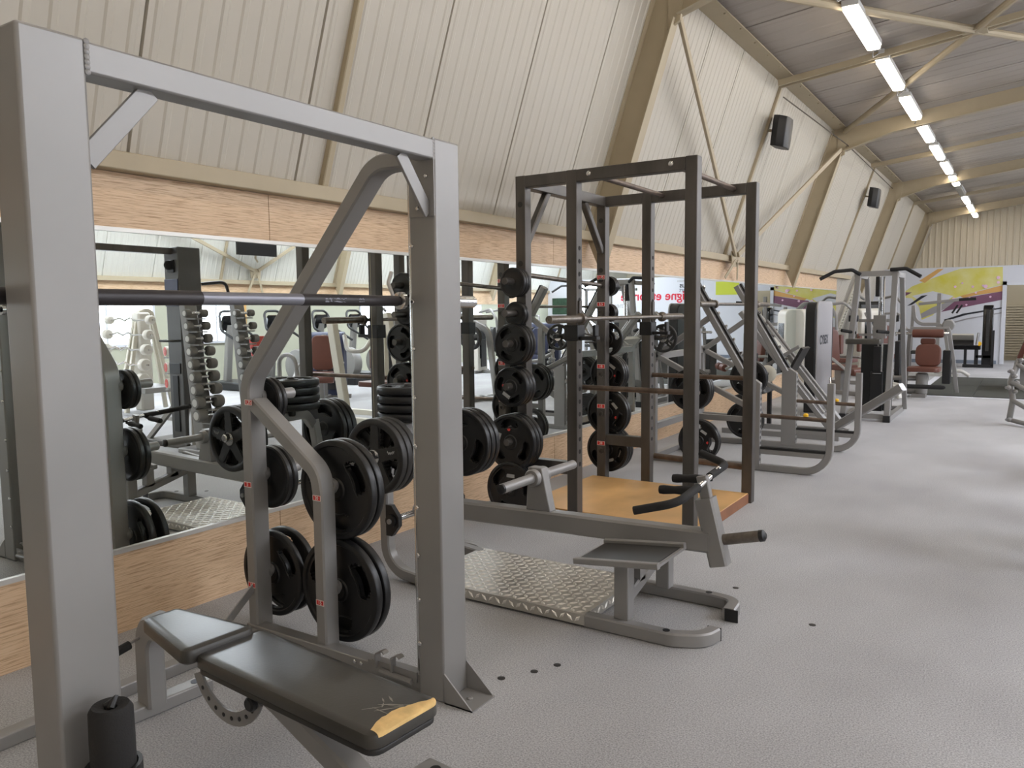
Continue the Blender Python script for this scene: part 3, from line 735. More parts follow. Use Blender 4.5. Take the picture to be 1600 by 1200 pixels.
for (kd, r, t, x, z, ys_, nm) in (('solid', .105, .024, -2.875, 1.085, (2.362, 2.389), 'topmost peg of the Smith machine'), ('solid', .143, .03, -2.875, .735, (2.368, 2.401), 'middle wall-side peg of the Smith machine'),
      ('grip', .20, .034, -2.875, .285, (2.372, 2.445), 'lowest wall-side peg of the Smith machine'), ('grip', .215, .04, -2.445, .725, (2.372, 2.415), 'upper room-side peg of the Smith machine'),
      ('grip', .228, .042, -2.445, .285, (2.374, 2.424), 'lower room-side peg of the Smith machine')):
    for i, yy in enumerate(ys_):
        plate(kd, r, t, (x, yy, z-.022+ (.0 if r > .15 else 0)), 'black plate on the %s, %s' % (nm, 'front one' if i == 0 else 'rear one'), SG, spin=1.05*(i+1)+r*5)

# foam roll in its ring beside the near upright
fr = T('foam_bar_pad', 'black foam cylinder standing in a ring against the near Smith upright', 'foam pad', (-1.688, .925, .30))
P(fr, 'foam', MB().lathe((-1.688, .925, .30), (0,0,1), [(.04,0),(.0465,.01),(.0475,.20),(.0465,.272),(.039,.284),(.014,.278),(.011,.262)], 24), 'foam')
P(fr, 'knot', MB().tube([(-1.688, .925, .562), (-1.695, .922, .582), (-1.684, .93, .592), (-1.678, .92, .58)], .008, 6), 'black_plastic')
P(sm, 'pad_ring', MB().lathe((-1.688, .925, .395), (0,0,1), [(.051,0),(.060,0),(.060,.05),(.051,.05),(.051,0)], 24), 'black_plastic')
P(sm, 'pad_shelf', MB().box(-1.765, -1.63, .87, .98, .285, .298), 'silver', bevel=.003)

# ================================================================== BENCH
be = T('adjustable_bench', 'adjustable bench with worn grey pads and a torn end, inside the Smith machine', 'bench', (-1.9, 1.5, 0))
PW, PL, PT, PZ = .245, .80, .045, .385
long_ = P(be, 'back_pad', MB().pad((-1.64, 1.46, PZ), (0,1,0), (1,0,0), (0,0,1), PW, PL, PT, .035, .012), 'vinyl')
P(long_, 'pad_base', MB().pad((-1.64, 1.46, PZ-.016), (0,1,0), (1,0,0), (0,0,1), PW-.01, PL-.01, .018, .035, .005), 'vinyl_black')
# torn end: foam laid over the pad's rounded end edge
_r.seed(5)
def pad_top(ins):
    e = .012; lv = [(0, PT-e), (e*.3, PT-e*.4), (e, PT-e*.08), (e*2.2, PT)]
    if ins >= e*2.2: return PZ+PT
    for (i0, z0), (i1, z1) in zip(lv, lv[1:]):
        if ins <= i1: return PZ+z0+(z1-z0)*(ins-i0)/(i1-i0)
n_ = 18; m_ = 6; vs_ = []
xe = -1.64+PL/2
for i in range(n_+1):
    u = i/n_; y_ = 1.46-PW/2+.022+(PW-.03)*u
    ey = min(y_-(1.46-PW/2), 1.46+PW/2-y_)
    dep_ = (.058*math.sin(math.pi*min(1, u*.86+.10))**.8*(1-.35*u)+.005*_r.random()+.004)
    rc = .035; cut = 0 if ey > rc else rc-math.sqrt(max(0, rc*rc-(rc-ey)**2))
    for j in range(m_+1):
        ins = .0005+(dep_-.0005)*(j/m_)**1.6
        vs_.append((xe-cut-ins, y_, pad_top(min(ins, ey))+(.0016 if 0 < j < m_ else .0006)))
tm2 = MB().add(vs_, [(i*(m_+1)+j, (i+1)*(m_+1)+j, (i+1)*(m_+1)+j+1, i*(m_+1)+j+1) for i in range(n_) for j in range(m_)])
P(long_, 'torn_foam', tm2, 'torn_foam', 'yellow foam showing through the torn end')
fy = MB()
for q in range(9):
    a0 = Vector((xe-.085+_r.uniform(-.035,.03), 1.47+_r.uniform(-.04,.03), PZ+PT+.0002)); an = _r.uniform(0, 3.1); l_ = _r.uniform(.012,.035)
    dv = Vector((math.cos(an), math.sin(an), 0)); pv = Vector((-dv.y, dv.x, 0))*_r.uniform(.001,.003)
    fy.prism([a0-dv*l_, a0-pv, a0+dv*l_, a0+pv], (0,0,.0008))
P(long_, 'crack', fy, 'tear_fray', smooth=False)
hp = P(be, 'seat_pad', MB().pad((-2.205, 1.425, .402), (0,1,0), (1,0,0), (.05,0,1), .14, .37, .05, .03, .013, w2=.245), 'vinyl')
P(be, 'spine', MB().beam(fillet([(-2.05, 1.46, .335), (-1.80, 1.46, .325), (-1.45, 1.46, .20), (-1.33, 1.46, .10), (-1.31, 1.46, .04)], .2, 7), .07, .07, (0,1,0)), 'silver')
P(be, 'rear_leg', MB().beam(fillet([(-2.60, 1.49, .04), (-2.60, 1.49, .35), (-2.28, 1.44, .385)], .12, 7), .09, .07, (0,1,0)), 'silver')
P(be, 'frame_tube', MB().beam([(-2.40, 1.44, .385), (-2.02, 1.46, .345)], .05, .035, (0,0,1)), 'silver')
ftr = MB().box(-2.645, -2.575, 1.24, 1.72, 0, .05); P(be, 'foot', ftr, 'silver', bevel=.006)
cap = MB().lathe((-2.61, 1.665, .05), (0,0,1), [(.017, 0), (.017, .002)], 16); P(be, 'foot_plug', cap, 'skirting')
P(be, 'foot', MB().box(-1.53, -1.40, 1.02, 1.83, 0, .05), 'silver', bevel=.006)
P(be, 'foot_plug', MB().lathe((-1.468, 1.79, .05), (0,0,1), [(.017, 0), (.017, .002)], 16), 'black_plastic')
# sector plate with holes
sec = []; c0 = Vector((-2.0, 1.42, .375)); 
for i in range(15):
    a = math.radians(205+i*(335-205)/14); sec.append((c0.x+.20*math.cos(a), 1.42, c0.z+.19*math.sin(a)))
for i in range(15):
    a = math.radians(335-i*(335-205)/14); sec.append((c0.x+.155*math.cos(a), 1.42, c0.z+.145*math.sin(a)))
sp_ = MB()
for i in range(14): sp_.prism([sec[i], sec[i+1], sec[28-i], sec[29-i]], (0, .008, 0))
sct = P(be, 'angle_sector', sp_, 'silver')
for i in range(8):
    a = math.radians(222+i*14); P(sct, 'adjustment_hole', MB().lathe((c0.x+.177*math.cos(a), 1.4195, c0.z+.167*math.sin(a)), (0,-1,0), [(.007, 0), (.007, .0012)], 10), 'black_plastic')
P(be, 'pivot_knob', MB().cyl((-1.85, 1.395, .30), (-1.85, 1.42, .30), .022, 12), 'black_plastic')
P(be, 'adjustment_lever', MB().tube([(-2.60, 1.46, .30), (-2.58, 1.36, .285)], .006, 8), 'silver')
P(be, 'lever_grip', MB().tube([(-2.585, 1.41, .29), (-2.57, 1.31, .275)], .016, 10), 'foam')

be.location = (-1.93, 1.55, 0); be.rotation_euler = (0, 0, -.08)
# ================================================================== LEVER ROW MACHINE
ro = T('lever_row_machine', 'grey lever row machine on a chequered aluminium footboard', 'weight machine', (-2.0, 3.43, 0))
base = MB().box(-2.66, -1.655, 3.115, 3.725, .012, .062)
bm_ = base
def diamond(o, ux, uy, uz, a, L=.0235, wd=.0105, h=.0045):
    o, ux, uy, uz = Vector(o), Vector(ux), Vector(uy), Vector(uz)
    d = ux*math.cos(a)+uy*math.sin(a); e = uy*math.cos(a)-ux*math.sin(a)
    bm_.add([o-d*L, o-e*wd, o+d*L, o+e*wd, o-d*L*.5+uz*h, o-e*wd*.4+uz*h, o+d*L*.5+uz*h, o+e*wd*.4+uz*h],
            [(0,1,5,4), (1,2,6,5), (2,3,7,6), (3,0,4,7), (4,5,6,7)])
nx, ny = 24, 15
for i in range(nx):
    for j in range(ny):
        diamond((-2.64+(i+.5)*.97/nx, 3.125+(j+.5)*.59/ny, .062), (1,0,0), (0,1,0), (0,0,1), math.pi/4 if (i+j) % 2 else -math.pi/4)
for i in range(nx): diamond((-2.64+(i+.5)*.97/nx, 3.115, .038), (1,0,0), (0,0,1), (0,-1,0), math.pi/4 if i % 2 else -math.pi/4, .022, .009)
for j in range(ny): diamond((-1.655, 3.125+(j+.5)*.59/ny, .038), (0,1,0), (0,0,1), (1,0,0), math.pi/4 if j % 2 else -math.pi/4, .022, .009)
fb = P(ro, 'footboard', bm_, 'tread', smooth=False)
fb.data.materials.append(M['tread_bump'])
for k_, pg in enumerate(fb.data.polygons):
    if pg.area < .002: pg.material_index = 1
for yy, s_ in ((3.15, 1), (3.70, -1)):
    P(ro, 'base_rail', MB().beam(fillet([(-1.66, yy, .031), (-1.24, yy, .031), (-1.125, yy+s_*.06, .031), (-1.105, yy+s_*.15, .031)] if s_ > 0 else [(-1.66, yy, .031), (-1.24, yy, .031), (-1.13, yy-s_*-.02, .031), (-1.12, yy-.16, .031)], .12, 7), .06, .062, (0,0,1)), 'silver')
    P(ro, 'rail_plug', MB().lathe((-1.27, yy, .062), (0,0,1), [(.016, 0), (.016, .002)], 14), 'black_plastic')
    P(ro, 'end_cap', MB().box(-1.137, -1.075, *( (3.298, 3.303) if s_ > 0 else (3.534, 3.539) ), .002, .06), 'black_plastic', smooth=False)
# footrests on posts, one each side of the lever
for yy, s_ in ((3.19, -1), (3.67, 1)):
    P(ro, 'post', MB().box(-1.525, -1.455, yy-.035, yy+.035, .06, .352 if s_ < 0 else .305), 'silver', bevel=.005)
    xa, xb, za, zb = -1.64, -1.245, .350, .390
    yA, yB = (3.0, 3.30) if s_ < 0 else (3.52, 3.80)
    if s_ > 0: za, zb = .300, .340
    fr_ = MB().beam([(xa, yA, za+.004), (xb, yA, zb+.004)], .03, .026, (0,0,1)).beam([(xa, yB, za+.012), (xb, yB, zb+.012)], .03, .03, (0,0,1))
    fr_.prism([(xa, yA, za-.004), (xb, yA, zb-.004), (xb, yB, zb-.004), (xa, yB, za-.004)], (0,0,.012))
    pl_ = P(ro, 'footrest', fr_, 'silver')
    P(pl_, 'grip_tape', MB().prism([(xa+.015, yA+.018, za+.0105), (xb-.015, yA+.018, zb+.0065), (xb-.015, yB-.018, zb+.0065), (xa+.015, yB-.018, za+.0105)], (0,0,.003)), 'vinyl_black', smooth=False)
P(ro, 'cross_brace', MB().beam([(-1.49, 3.22, .16), (-1.49, 3.64, .27)], .06, .06, (1,0,0)).box(-1.52, -1.46, 3.30, 3.36, .2, .34).box(-1.52, -1.46, 3.50, 3.56, .24, .34), 'silver')
# rear frame with pivot and plate horns
for yy in (3.17, 3.69):
    P(ro, 'rear_upright', MB().beam(fillet([(-2.62, yy, .031), (-2.895, yy, .06), (-2.90, yy, .55), (-2.86, yy, .74)], .2, 8), .06, .06, (0,1,0)), 'silver')
P(ro, 'rear_yoke', MB().beam(fillet([(-2.86, 3.17, .70), (-2.92, 3.30, .80), (-2.92, 3.56, .80), (-2.86, 3.69, .70)], .08), .06, .05, (1,0,0)), 'silver')
P(ro, 'rear_foot', MB().beam(fillet([(-2.60, 3.70, .031), (-2.72, 3.78, .031), (-2.86, 3.79, .031)], .06), .06, .06, (0,0,1)), 'silver')
pv = P(ro, 'pivot_shaft', MB().cyl((-2.845, 3.16, .335), (-2.845, 3.70, .335), .017, 14), 'chrome')
for yy in (3.135, 3.705):
    be_ = MB().prism([(-2.875, yy, .25), (-2.835, yy, .25), (-2.785, yy, .31), (-2.785, yy, .36), (-2.835, yy, .42), (-2.875, yy, .42)], (0, .028, 0)).lathe((-2.835, yy, .335), (0,-1 if yy < 3.4 else 1,0), [(.034, -.02), (.034, .012), (.02, .014)], 18)
    q_ = P(ro, 'pivot_bearing', be_, 'black_plastic'); P(q_, 'bearing_bolt', MB().lathe((-2.835, yy, .335), (0,-1 if yy < 3.4 else 1,0), [(.014, .012), (.014, .024)], 10), 'silver')
P(ro, 'plate_horn', MB().cyl((-2.85, 3.17, .71), (-2.85, 2.985, .71), .025, 16).lathe((-2.85, 3.145, .71), (0,-1,0), [(.036, 0), (.036, .02)], 16), 'chrome')
P(ro, 'plate_horn', MB().cyl((-2.85, 3.69, .68), (-2.85, 3.98, .68), .025, 16), 'chrome')
P(ro, 'plate_horn', MB().cyl((-2.95, 3.43, .80), (-2.95, 3.43, 1.052), .025, 16), 'iron')
# lever arm
lv = P(ro, 'lever_arm', MB().beam([(-2.84, 3.43, .365), (-1.17, 3.43, .405)], .085, .10, (0,0,1)), 'silver')
P(lv, 'lever_hub', MB().cyl((-2.845, 3.36, .335), (-2.845, 3.50, .335), .045, 18), 'silver')
P(ro, 'horn_post', MB().prism([(-2.145, 3.40, .43), (-2.00, 3.40, .433), (-2.05, 3.40, .655), (-2.13, 3.40, .655)], (0, .06, 0)), 'silver', bevel=.005)
hp_ = P(ro, 'plate_bar', MB().cyl((-2.09, 3.09, .603), (-2.09, 3.39, .605), .025, 18, .003).cyl((-2.09, 3.47, .605), (-2.09, 3.81, .603), .025, 18, .003).lathe((-2.09, 3.365, .605), (0,1,0), [(.04, 0), (.045, .008), (.045, .03), (.04, .035)], 18).lathe((-2.09, 3.46, .605), (0,1,0), [(.04, 0), (.045, .008), (.045, .03), (.04, .035)], 18), 'silver')
P(hp_, 'end_cap', MB().lathe((-2.09, 3.086, .603), (0,1,0), [(.012, -.006), (.024, 0), (.026, .012)], 16), 'black_plastic')
# front head: slanted plate, sleeve, handles
P(ro, 'front_plate', MB().beam([(-1.215, 3.43, .70), (-1.165, 3.43, .47)], .05, .035, (0,1,0)).beam([(-1.20, 3.43, .60), (-1.125, 3.43, .30)], .085, .075, (0,1,0)), 'silver')
sl = P(ro, 'plate_sleeve', MB().cyl((-1.15, 3.43, .41), (-.945, 3.43, .462), .025, 18, .003).lathe((-1.15, 3.43, .41), (.97,0,.245), [(.034, -.01), (.034, .012), (.027, .018)], 16), 'bare_bar')
P(sl, 'end_cap', MB().lathe((-.952, 3.43, .46), (.97,0,.245), [(.027, 0), (.026, .018), (.012, .028)], 16), 'black_plastic')
P(ro, 'handle_bar', MB().tube([(-1.20, 3.24, .655), (-1.205, 3.62, .70)], .0145, 12), 'chrome')
P(ro, 'handle_grip', MB().tube(fillet([(-1.20, 3.33, .668), (-1.205, 3.10, .645), (-1.385, 3.06, .598)], .08, 7), .0185, 12), 'foam')
P(ro, 'handle_grip', MB().tube(fillet([(-1.205, 3.50, .686), (-1.205, 3.74, .702), (-1.355, 3.80, .735)], .06, 7), .0185, 12), 'foam')
for yy, zz in ((3.36, .645), (3.52, .668)):
    P(ro, 'inner_grip', MB().lathe((-1.22, yy, zz), (-1, -.02, -.08), [(.01, -.02), (.01, .02), (.019, .025), (.021, .06), (.018, .10), (.021, .15), (.019, .17)], 14), 'foam')
RG = 'plates stored on the lever row machine'
for i in range(3): plate('wheel', .203, .042, (-2.85, 3.045+.045*i, .70), 'five-spoke grey iron plate on the row machine, %s of three' % ['outermost', 'middle', 'innermost'][i], RG, spin=-.55 if i == 0 else -.55+.4*i)
for i in range(3): plate('grip', .205, .042, (-2.85, 3.80+.047*i, .665), 'black rubber plate on the far horn of the row machine, %s of three' % ['inner', 'middle', 'outer'][i], RG, spin=.9+i)
for i in range(4): plate('grip', .178, .044, (-2.95, 3.43, .872+.049*i), 'black plate lying flat on the upright horn of the row machine, %s' % ['bottom of four', 'second from the bottom', 'third from the bottom', 'top of four'][i], RG, axis='z', spin=i*.7)

# ================================================================== POWER RACK
rk = T('power_rack', 'dark bare-steel power rack standing on a plywood floor', 'power rack', (-2.34, 5.27, 0))
YN, YF = 4.63, 5.85; t_ = .078
def holes_mb(x, y0, z0, z1, st, ax):
    mb = MB()
    z = z0
    while z < z1:
        if ax == 'x': mb.lathe((x, y0, z), (1,0,0), [(.0155, 0), (.0155, .0012)], 10)
        else: mb.lathe((x, y0, z), (0,-1,0), [(.0125, 0), (.0125, .0012)], 10)
        z += st
    return mb
pX = {'front': (-1.77, -1.692), 'mid': (-2.588, -2.51), 'rear': (-2.985, -2.907)}
for (yy) in (YN, YF):
    for nm_, (a, b) in pX.items():
        u_ = P(rk, 'upright', MB().box(a, b, yy, yy+t_, 0, 2.372), 'raw_steel', bevel=.005)
        if nm_ == 'mid': P(u_, 'peg_hole', holes_mb(b, yy+t_/2, .42, 1.9, .085, 'x'), 'foam')
        if nm_ == 'rear':
            for z in (2.18, 1.78, 1.70): P(u_, 'tube_plug', MB().lathe((a+.039, yy, z), (0,-1,0), [(.02, 0), (.02, .0015)], 12), 'iron')
    P(rk, 'top_beam', MB().box(-2.907, -2.588, yy, yy+t_, 2.293, 2.37), 'raw_steel', bevel=.004)
    P(rk, 'top_beam', MB().box(-2.51, -1.77, yy, yy+t_, 2.293, 2.37), 'raw_steel', bevel=.004)
    for x in (-2.42, -1.86): P(rk, 'bolt', MB().lathe((x, yy, 2.335), (0,-1,0), [(.016, 0), (.016, .004), (.008, .008)], 12), 'chrome')
    P(rk, 'side_rail', MB().box(-2.907, -2.588, yy+.005, yy+t_-.005, .345, .43), 'raw_steel', bevel=.004)
P(rk, 'rear_top_beam', MB().box(-2.985, -2.907, YN+t_, YF, 2.293, 2.37), 'raw_steel', bevel=.004)
for ya, yb in ((YN+t_, YN+.36), (YF, YF-.30)):
    P(rk, 'corner_brace', MB().beam([(-2.946, ya, 1.93), (-2.946, yb, 2.30)], .05, .05, (1,0,0)), 'raw_steel')
P(rk, 'rear_tube', MB().cyl((-2.946, YN+t_, 1.705), (-2.946, YF, 1.66), .017, 14), 'bare_bar')
P(rk, 'pull_up_bar', MB().cyl((-2.42, YN+t_-.01, 2.335), (-2.42, YF+.01, 2.335), .019, 14), 'worn_bar')
P(rk, 'pull_up_bar', MB().cyl((-1.86, YN+t_-.01, 2.335), (-1.86, YF+.01, 2.335), .019, 14), 'worn_bar')
for yy, z in ((YN+t_+.005, .937), (YF+t_*.5, .937)):
    P(rk, 'safety_bar', MB().cyl((-2.60, yy+.012, z), (-1.70, yy+.012, z), .0175, 14), 'worn_bar')
P(rk, 'floor_rail', MB().cyl((-2.52, YF+t_+.03, .27), (-1.77, YF+t_+.03, .25), .025, 12), 'worn_bar')
for yy in (YN, YF):
    c_ = MB().box(-2.60, -2.498, yy-.012, yy+t_+.012, 1.255, 1.36).box(-2.498, -2.37, yy+.012, yy+t_-.012, 1.26, 1.285).box(-2.40, -2.38, yy+.012, yy+t_-.012, 1.285, 1.36)
    q_ = P(rk, 'bar_cup', c_, 'black_plastic', bevel=.004)
    P(q_, 'locking_pin', MB().tube(fillet([(-2.50, yy+t_+.015, 1.30), (-2.44, yy+t_+.02, 1.285), (-2.40, yy+t_+.02, 1.245), (-2.50, yy+t_+.02, 1.24)], .01), .005, 6).box(-2.515, -2.50, yy+.02, yy+t_-.02, 1.36, 1.52), 'raw_steel')
PF = one('plywood_platform', MB().box(-3.02, -1.715, 4.72, 5.845, 0, .078), 'ply', 'varnished plywood platform with worn amber stain under the power rack', 'platform', bevel=.003)
ed = MB().box(-1.7148, -1.711, 4.722, 5.842, .002, .074)
o_ = P(PF, 'edge_band', ed, 'ply_edge', smooth=False)
# pegs, stickers
zp = [1.63, 1.395, 1.10, .79, .42, .10]
rp_near = [1.655, 1.44, 1.235, .945, .565, .235]
rp_far = [1.66, 1.44, 1.22, .93, .60, .29]
for yy, zs, sgn in ((YN, rp_near, -1), (YF, rp_far, 1)):
    for z in zs:
        y_a = yy if sgn < 0 else yy+t_
        P(rk, 'plate_peg', MB().cyl((-2.946, y_a, z), (-2.946, y_a+sgn*(.205 if sgn < 0 else .18), z), .024, 14, .003).lathe((-2.946, y_a, z), (0,sgn,0), [(.034, 0), (.034, .012)], 14), 'raw_steel')
for z, tx in zip(rp_far, ('1,25', '2,5', '5', '10', '15', '20')):
    if z == 1.22: continue
    sticker(rk, tx, -2.981, -2.911, YF, z+.065, .034)
for z in rp_far: P(rk, 'peg_end', MB().lathe((-2.946, YF, z), (0,-1,0), [(.022, 0), (.026, .004), (.026, .01), (.014, .01), (.013, .001)], 14), 'raw_steel')
KG = 'plates stored on the power rack'
rows = ['topmost', 'second', 'third', 'fourth', 'fifth', 'lowest']
near = [('solid', .10, .026, 3), ('solid', .085, .026, 2), ('grip', .142, .034, 3), ('grip', .138, .038, 3), ('grip', .195, .042, 3), ('grip', .195, .044, 3)]
far = [('solid', .082, .022, 3), ('solid', .075, .022, 3), ('grip', .14, .032, 1), ('grip', .158, .036, 3), ('grip', .19, .042, 2), ('grip', .19, .042, 3)]
po_ = ['outer', 'middle', 'inner']
for i, (kd, r, t, n) in enumerate(near):
    for k_ in range(n):
        wch = 'only' if n == 1 else (po_[k_] if n == 3 else ['outer', 'inner'][k_])
        plate(kd, r, t, (-2.946, YN-.028-t/2-(n-1-k_)*(t+.003), rp_near[i]-.005), '%s plate on the %s peg of the power rack upright near the camera' % (wch, rows[i]), KG, spin=i*1.3+k_*.8, dot=(kd == 'grip' and i != 2))
for i, (kd, r, t, n) in enumerate(far):
    for k_ in range(n):
        wch = 'only' if n == 1 else (po_[k_] if n == 3 else ['outer', 'inner'][k_])
        plate(kd, r, t, (-2.946, YF+t_+.028+t/2+(n-1-k_)*(t+.003), rp_far[i]-.005), '%s plate on the %s peg of the power rack upright away from the camera' % (wch, rows[i]), KG, spin=i*1.1+k_*.9+2, dot=(kd == 'grip'))
def barbell(name, label, x, ya, yb, z):
    b_ = T('barbell', label, 'barbell', (x, (ya+yb)/2, z), 'bare steel barbells on racks')
    P(b_, 'shaft', MB().cyl((x, ya+.42, z), (x, yb-.42, z), .0145, 14), 'bare_bar')
    for a, c in ((ya, ya+.42), (yb, yb-.42)):
        sg = 1 if c > a else -1
        P(b_, 'sleeve', MB().lathe((x, a, z), (0,sg,0), [(.010, .003), (.012, 0), (.0245, 0), (.025, .004), (.025, .40), (.0375, .402), (.039, .41), (.039, .43), (.02, .45)], 20), 'bare_bar')
    return b_
barbell('barbell', 'bare steel barbell resting in the black cups of the power rack', -2.465, 4.19, 6.395, 1.40)

# ================================================================== SQUAT RACK
sq = T('squat_rack', 'light grey squat rack with notched slanting rails and low front loops', 'squat rack', (-2.2, 7.76, 0))
for yy in (7.1, 8.42):
    yc_ = yy+.03
    P(sq, 'base_loop', MB().beam(fillet([(-3.06, yc_, .03), (-1.395, yc_, .03), (-1.395, yc_, .81)], .22, 8), .06, .055, (0,1,0)), 'silver')
    u_ = P(sq, 'front_upright', MB().prism([(-2.14, yy, .03), (-1.99, yy, .03), (-1.99, yy, .79), (-2.07, yy, .845), (-2.14, yy, .84)], (0, .06, 0)), 'silver', bevel=.004)
    P(u_, 'height_hole', holes_mb(-1.99, yc_, .1, .76, .05, 'x'), 'black_plastic')
    r_ = P(sq, 'slant_rail', MB().beam([(-2.10, yc_, .80), (-2.635, yc_, 1.70)], .06, .085, (0,1,0)), 'silver')
    dv = Vector((-.535, 0, .90)).normalized(); nv = Vector((.90, 0, .535)).normalized()
    a_ = Vector((-2.10, yc_, .80))+nv*.0465; b_ = Vector((-2.635, yc_, 1.70))+nv*.0465
    P(r_, 'wear_strip', MB().beam([a_, b_], .05, .018, nv), 'black_plastic')
    for k_ in range(7):
        ct = MB(); c_ = a_+dv*(.10+k_*.14); ct.prism([c_+nv*.004, c_+nv*.026+dv*.02, c_+nv*.026+dv*.035, c_+nv*.004+dv*.035], (0, .035, 0))
        P(r_, 'bar_catch', ct, 'chrome', smooth=False)
    P(sq, 'rear_post', MB().box(-3.05, -2.99, yy, yy+.06, .03, 1.06), 'silver', bevel=.004)
    P(sq, 'rear_brace', MB().beam([(-3.02, yc_, 1.03), (-2.10, yc_, .57)], .05, .05, (0,1,0)), 'silver')
    P(sq, 'upper_brace', MB().beam([(-3.02, yc_, 1.0), (-2.46, yc_, 1.39)], .05, .05, (0,1,0)), 'silver')
    P(sq, 'safety_bar', MB().cyl((-2.0, yc_, .50), (-1.40, yc_, .49), .0185, 12), 'worn_bar')
    P(sq, 'stop_cap', MB().lathe((-1.60, yc_, .52), (0,0,1), [(.022, -.005), (.022, .012), (.012, .022)], 12), 'yellow_cap')
    rl = P(sq, 'low_rail', MB().box(-1.99, -1.42, yy+.008, yy+.052, .155, .20), 'silver', bevel=.004)
    P(rl, 'rubber_strip', MB().box(-1.985, -1.425, yy+.006, yy+.054, .20, .222), 'foam', smooth=False)
    hz = [(-2.62, .735), (-2.52, .245)] if yy < 8 else [(-2.55, .70), (-2.35, .36)]
P(sq, 'rear_tie', MB().box(-3.05, -2.99, 7.16, 8.42, .30, .36).box(-3.05, -2.99, 7.16, 8.42, .98, 1.04).box(-3.06, -3.0, 7.16, 8.42, .005, .06), 'silver')
P(sq, 'floor_brace', MB().beam([(-3.02, 7.9, .03), (-2.55, 7.16, .03)], .05, .05, (0,0,1)), 'silver')
QG = 'plates stored on the squat rack'
def horn(root, x, yy, z, L, sgn=-1): P(root, 'plate_horn', MB().cyl((x, yy, z), (x, yy+sgn*L, z), .024, 12), 'iron')
P(sq, 'horn_post', MB().box(-2.62, -2.56, 7.1, 7.16, .03, 1.28), 'silver', bevel=.004); P(sq, 'horn_post', MB().box(-2.55, -2.49, 8.42, 8.48, .03, 1.2), 'silver', bevel=.004)
for (x, z) in ((-2.59, .735), (-2.52, .25)): horn(sq, x, 7.1, z, .22)
P(sq, 'horn_beam', MB().box(-2.60, -2.05, 7.12, 7.16, .43, .48), 'silver')
horn(sq, -2.49, 8.42, .29, .16); horn(sq, -2.46, 8.42, .735, .16)
horn(sq, -2.87, 7.1, 1.20, .18); P(sq, 'horn_arm', MB().beam([(-3.02, 7.13, 1.02), (-2.86, 7.13, 1.22)], .05, .05, (0,1,0)), 'silver')
P(sq, 'horn_arm', MB().beam([(-2.52, 8.45, .30), (-3.02, 8.45, .30)], .05, .05, (0,1,0)), 'silver')
for i in range(3): plate('grip', .195, .042, (-2.59, 7.05-.046*(2-i), .72), 'black plate on the upper front horn of the squat rack, %s' % ['outer', 'middle', 'inner'][i], QG, spin=i*.9+.3)
for i in range(2): plate('grip', .195, .042, (-2.52, 7.05-.046*(1-i), .245), 'black plate with bright openings on the low front horn of the squat rack, %s' % ['outer', 'inner'][i], QG, spin=.75+i*2.09, dot=True)
for i in range(2): plate('grip', .195, .042, (-2.49, 8.36-.046*(1-i), .285), 'black plate on the low rear horn of the squat rack, %s' % ['outer', 'inner'][i], QG, spin=i)
for i in range(2): plate('grip', .195, .042, (-2.46, 8.36-.046*(1-i), .73), 'black plate on the upper rear horn of the squat rack, %s' % ['outer', 'inner'][i], QG, spin=i+.6)
plate('wheel', .135, .03, (-2.87, 7.0, 1.19), 'small five-spoke iron plate high on the squat rack arm', QG, spin=.4)
barbell('barbell', 'steel barbell lying across the slanting rails of the squat rack', -2.445, 6.76, 8.96, 1.503)
# ================================================================== LEG PRESS
lp = T('leg_press', 'leg press with pale sloping rails rising to the mirror wall', 'weight machine', (-2.1, 9.4, 0))
for yy in (9.15, 9.72):
    P(lp, 'slide_rail', MB().beam([(-1.76, yy, .09), (-2.80, yy, 1.42)], .06, .10, (0,1,0)), 'silver')
    P(lp, 'guide_rod', MB().cyl((-1.86, yy, .30), (-2.66, yy, 1.32), .016, 10), 'silver')
P(lp, 'foot_beam', MB().beam([(-1.84, 9.42, .08), (-1.08, 9.1, .63)], .09, .085, (0,0,1)), 'silver')
P(lp, 'base_frame', MB().box(-3.0, -1.7, 9.12, 9.18, 0, .06).box(-3.0, -1.7, 9.69, 9.75, 0, .06).box(-1.80, -1.74, 9.12, 9.75, 0, .06).box(-2.83, -2.77, 9.12, 9.75, .0, .05), 'silver')
P(lp, 'rear_support', MB().beam([(-2.62, 9.12, .03), (-2.62, 9.12, .95)], .05, .05, (0,1,0)).beam([(-2.62, 9.75, .03), (-2.62, 9.75, .95)], .05, .05, (0,1,0)), 'black_plastic')
sl_ = P(lp, 'sled', MB().beam([(-2.40, 9.43, .90), (-2.56, 9.43, 1.10)], .05, .5, (0,1,0)), 'silver_light')
P(sl_, 'horn_disc', MB().lathe((-2.47, 9.10, .72), (0,-1,0), [(.09, 0), (.10, .01), (.10, .03), (.085, .04), (.05, .045)], 24), 'cream_metal')
P(sl_, 'plate_horn', MB().cyl((-2.47, 9.10, .72), (-2.47, 8.86, .74), .024, 12), 'raw_steel')
P(lp, 'footplate', MB().beam([(-2.28, 9.44, .74), (-2.14, 9.44, 1.01)], .03, .36, (0,1,0)), 'vinyl_black')
P(lp, 'footplate_arm', MB().beam([(-2.52, 9.18, .80), (-2.16, 9.22, 1.03)], .05, .04, (0,0,1)), 'silver')
P(lp, 'seat_pad', MB().pad((-2.72, 9.44, .42), (0,1,0), (.95,0,.3), (-.3,0,.95), .42, .4, .07, .04), 'vinyl_black')

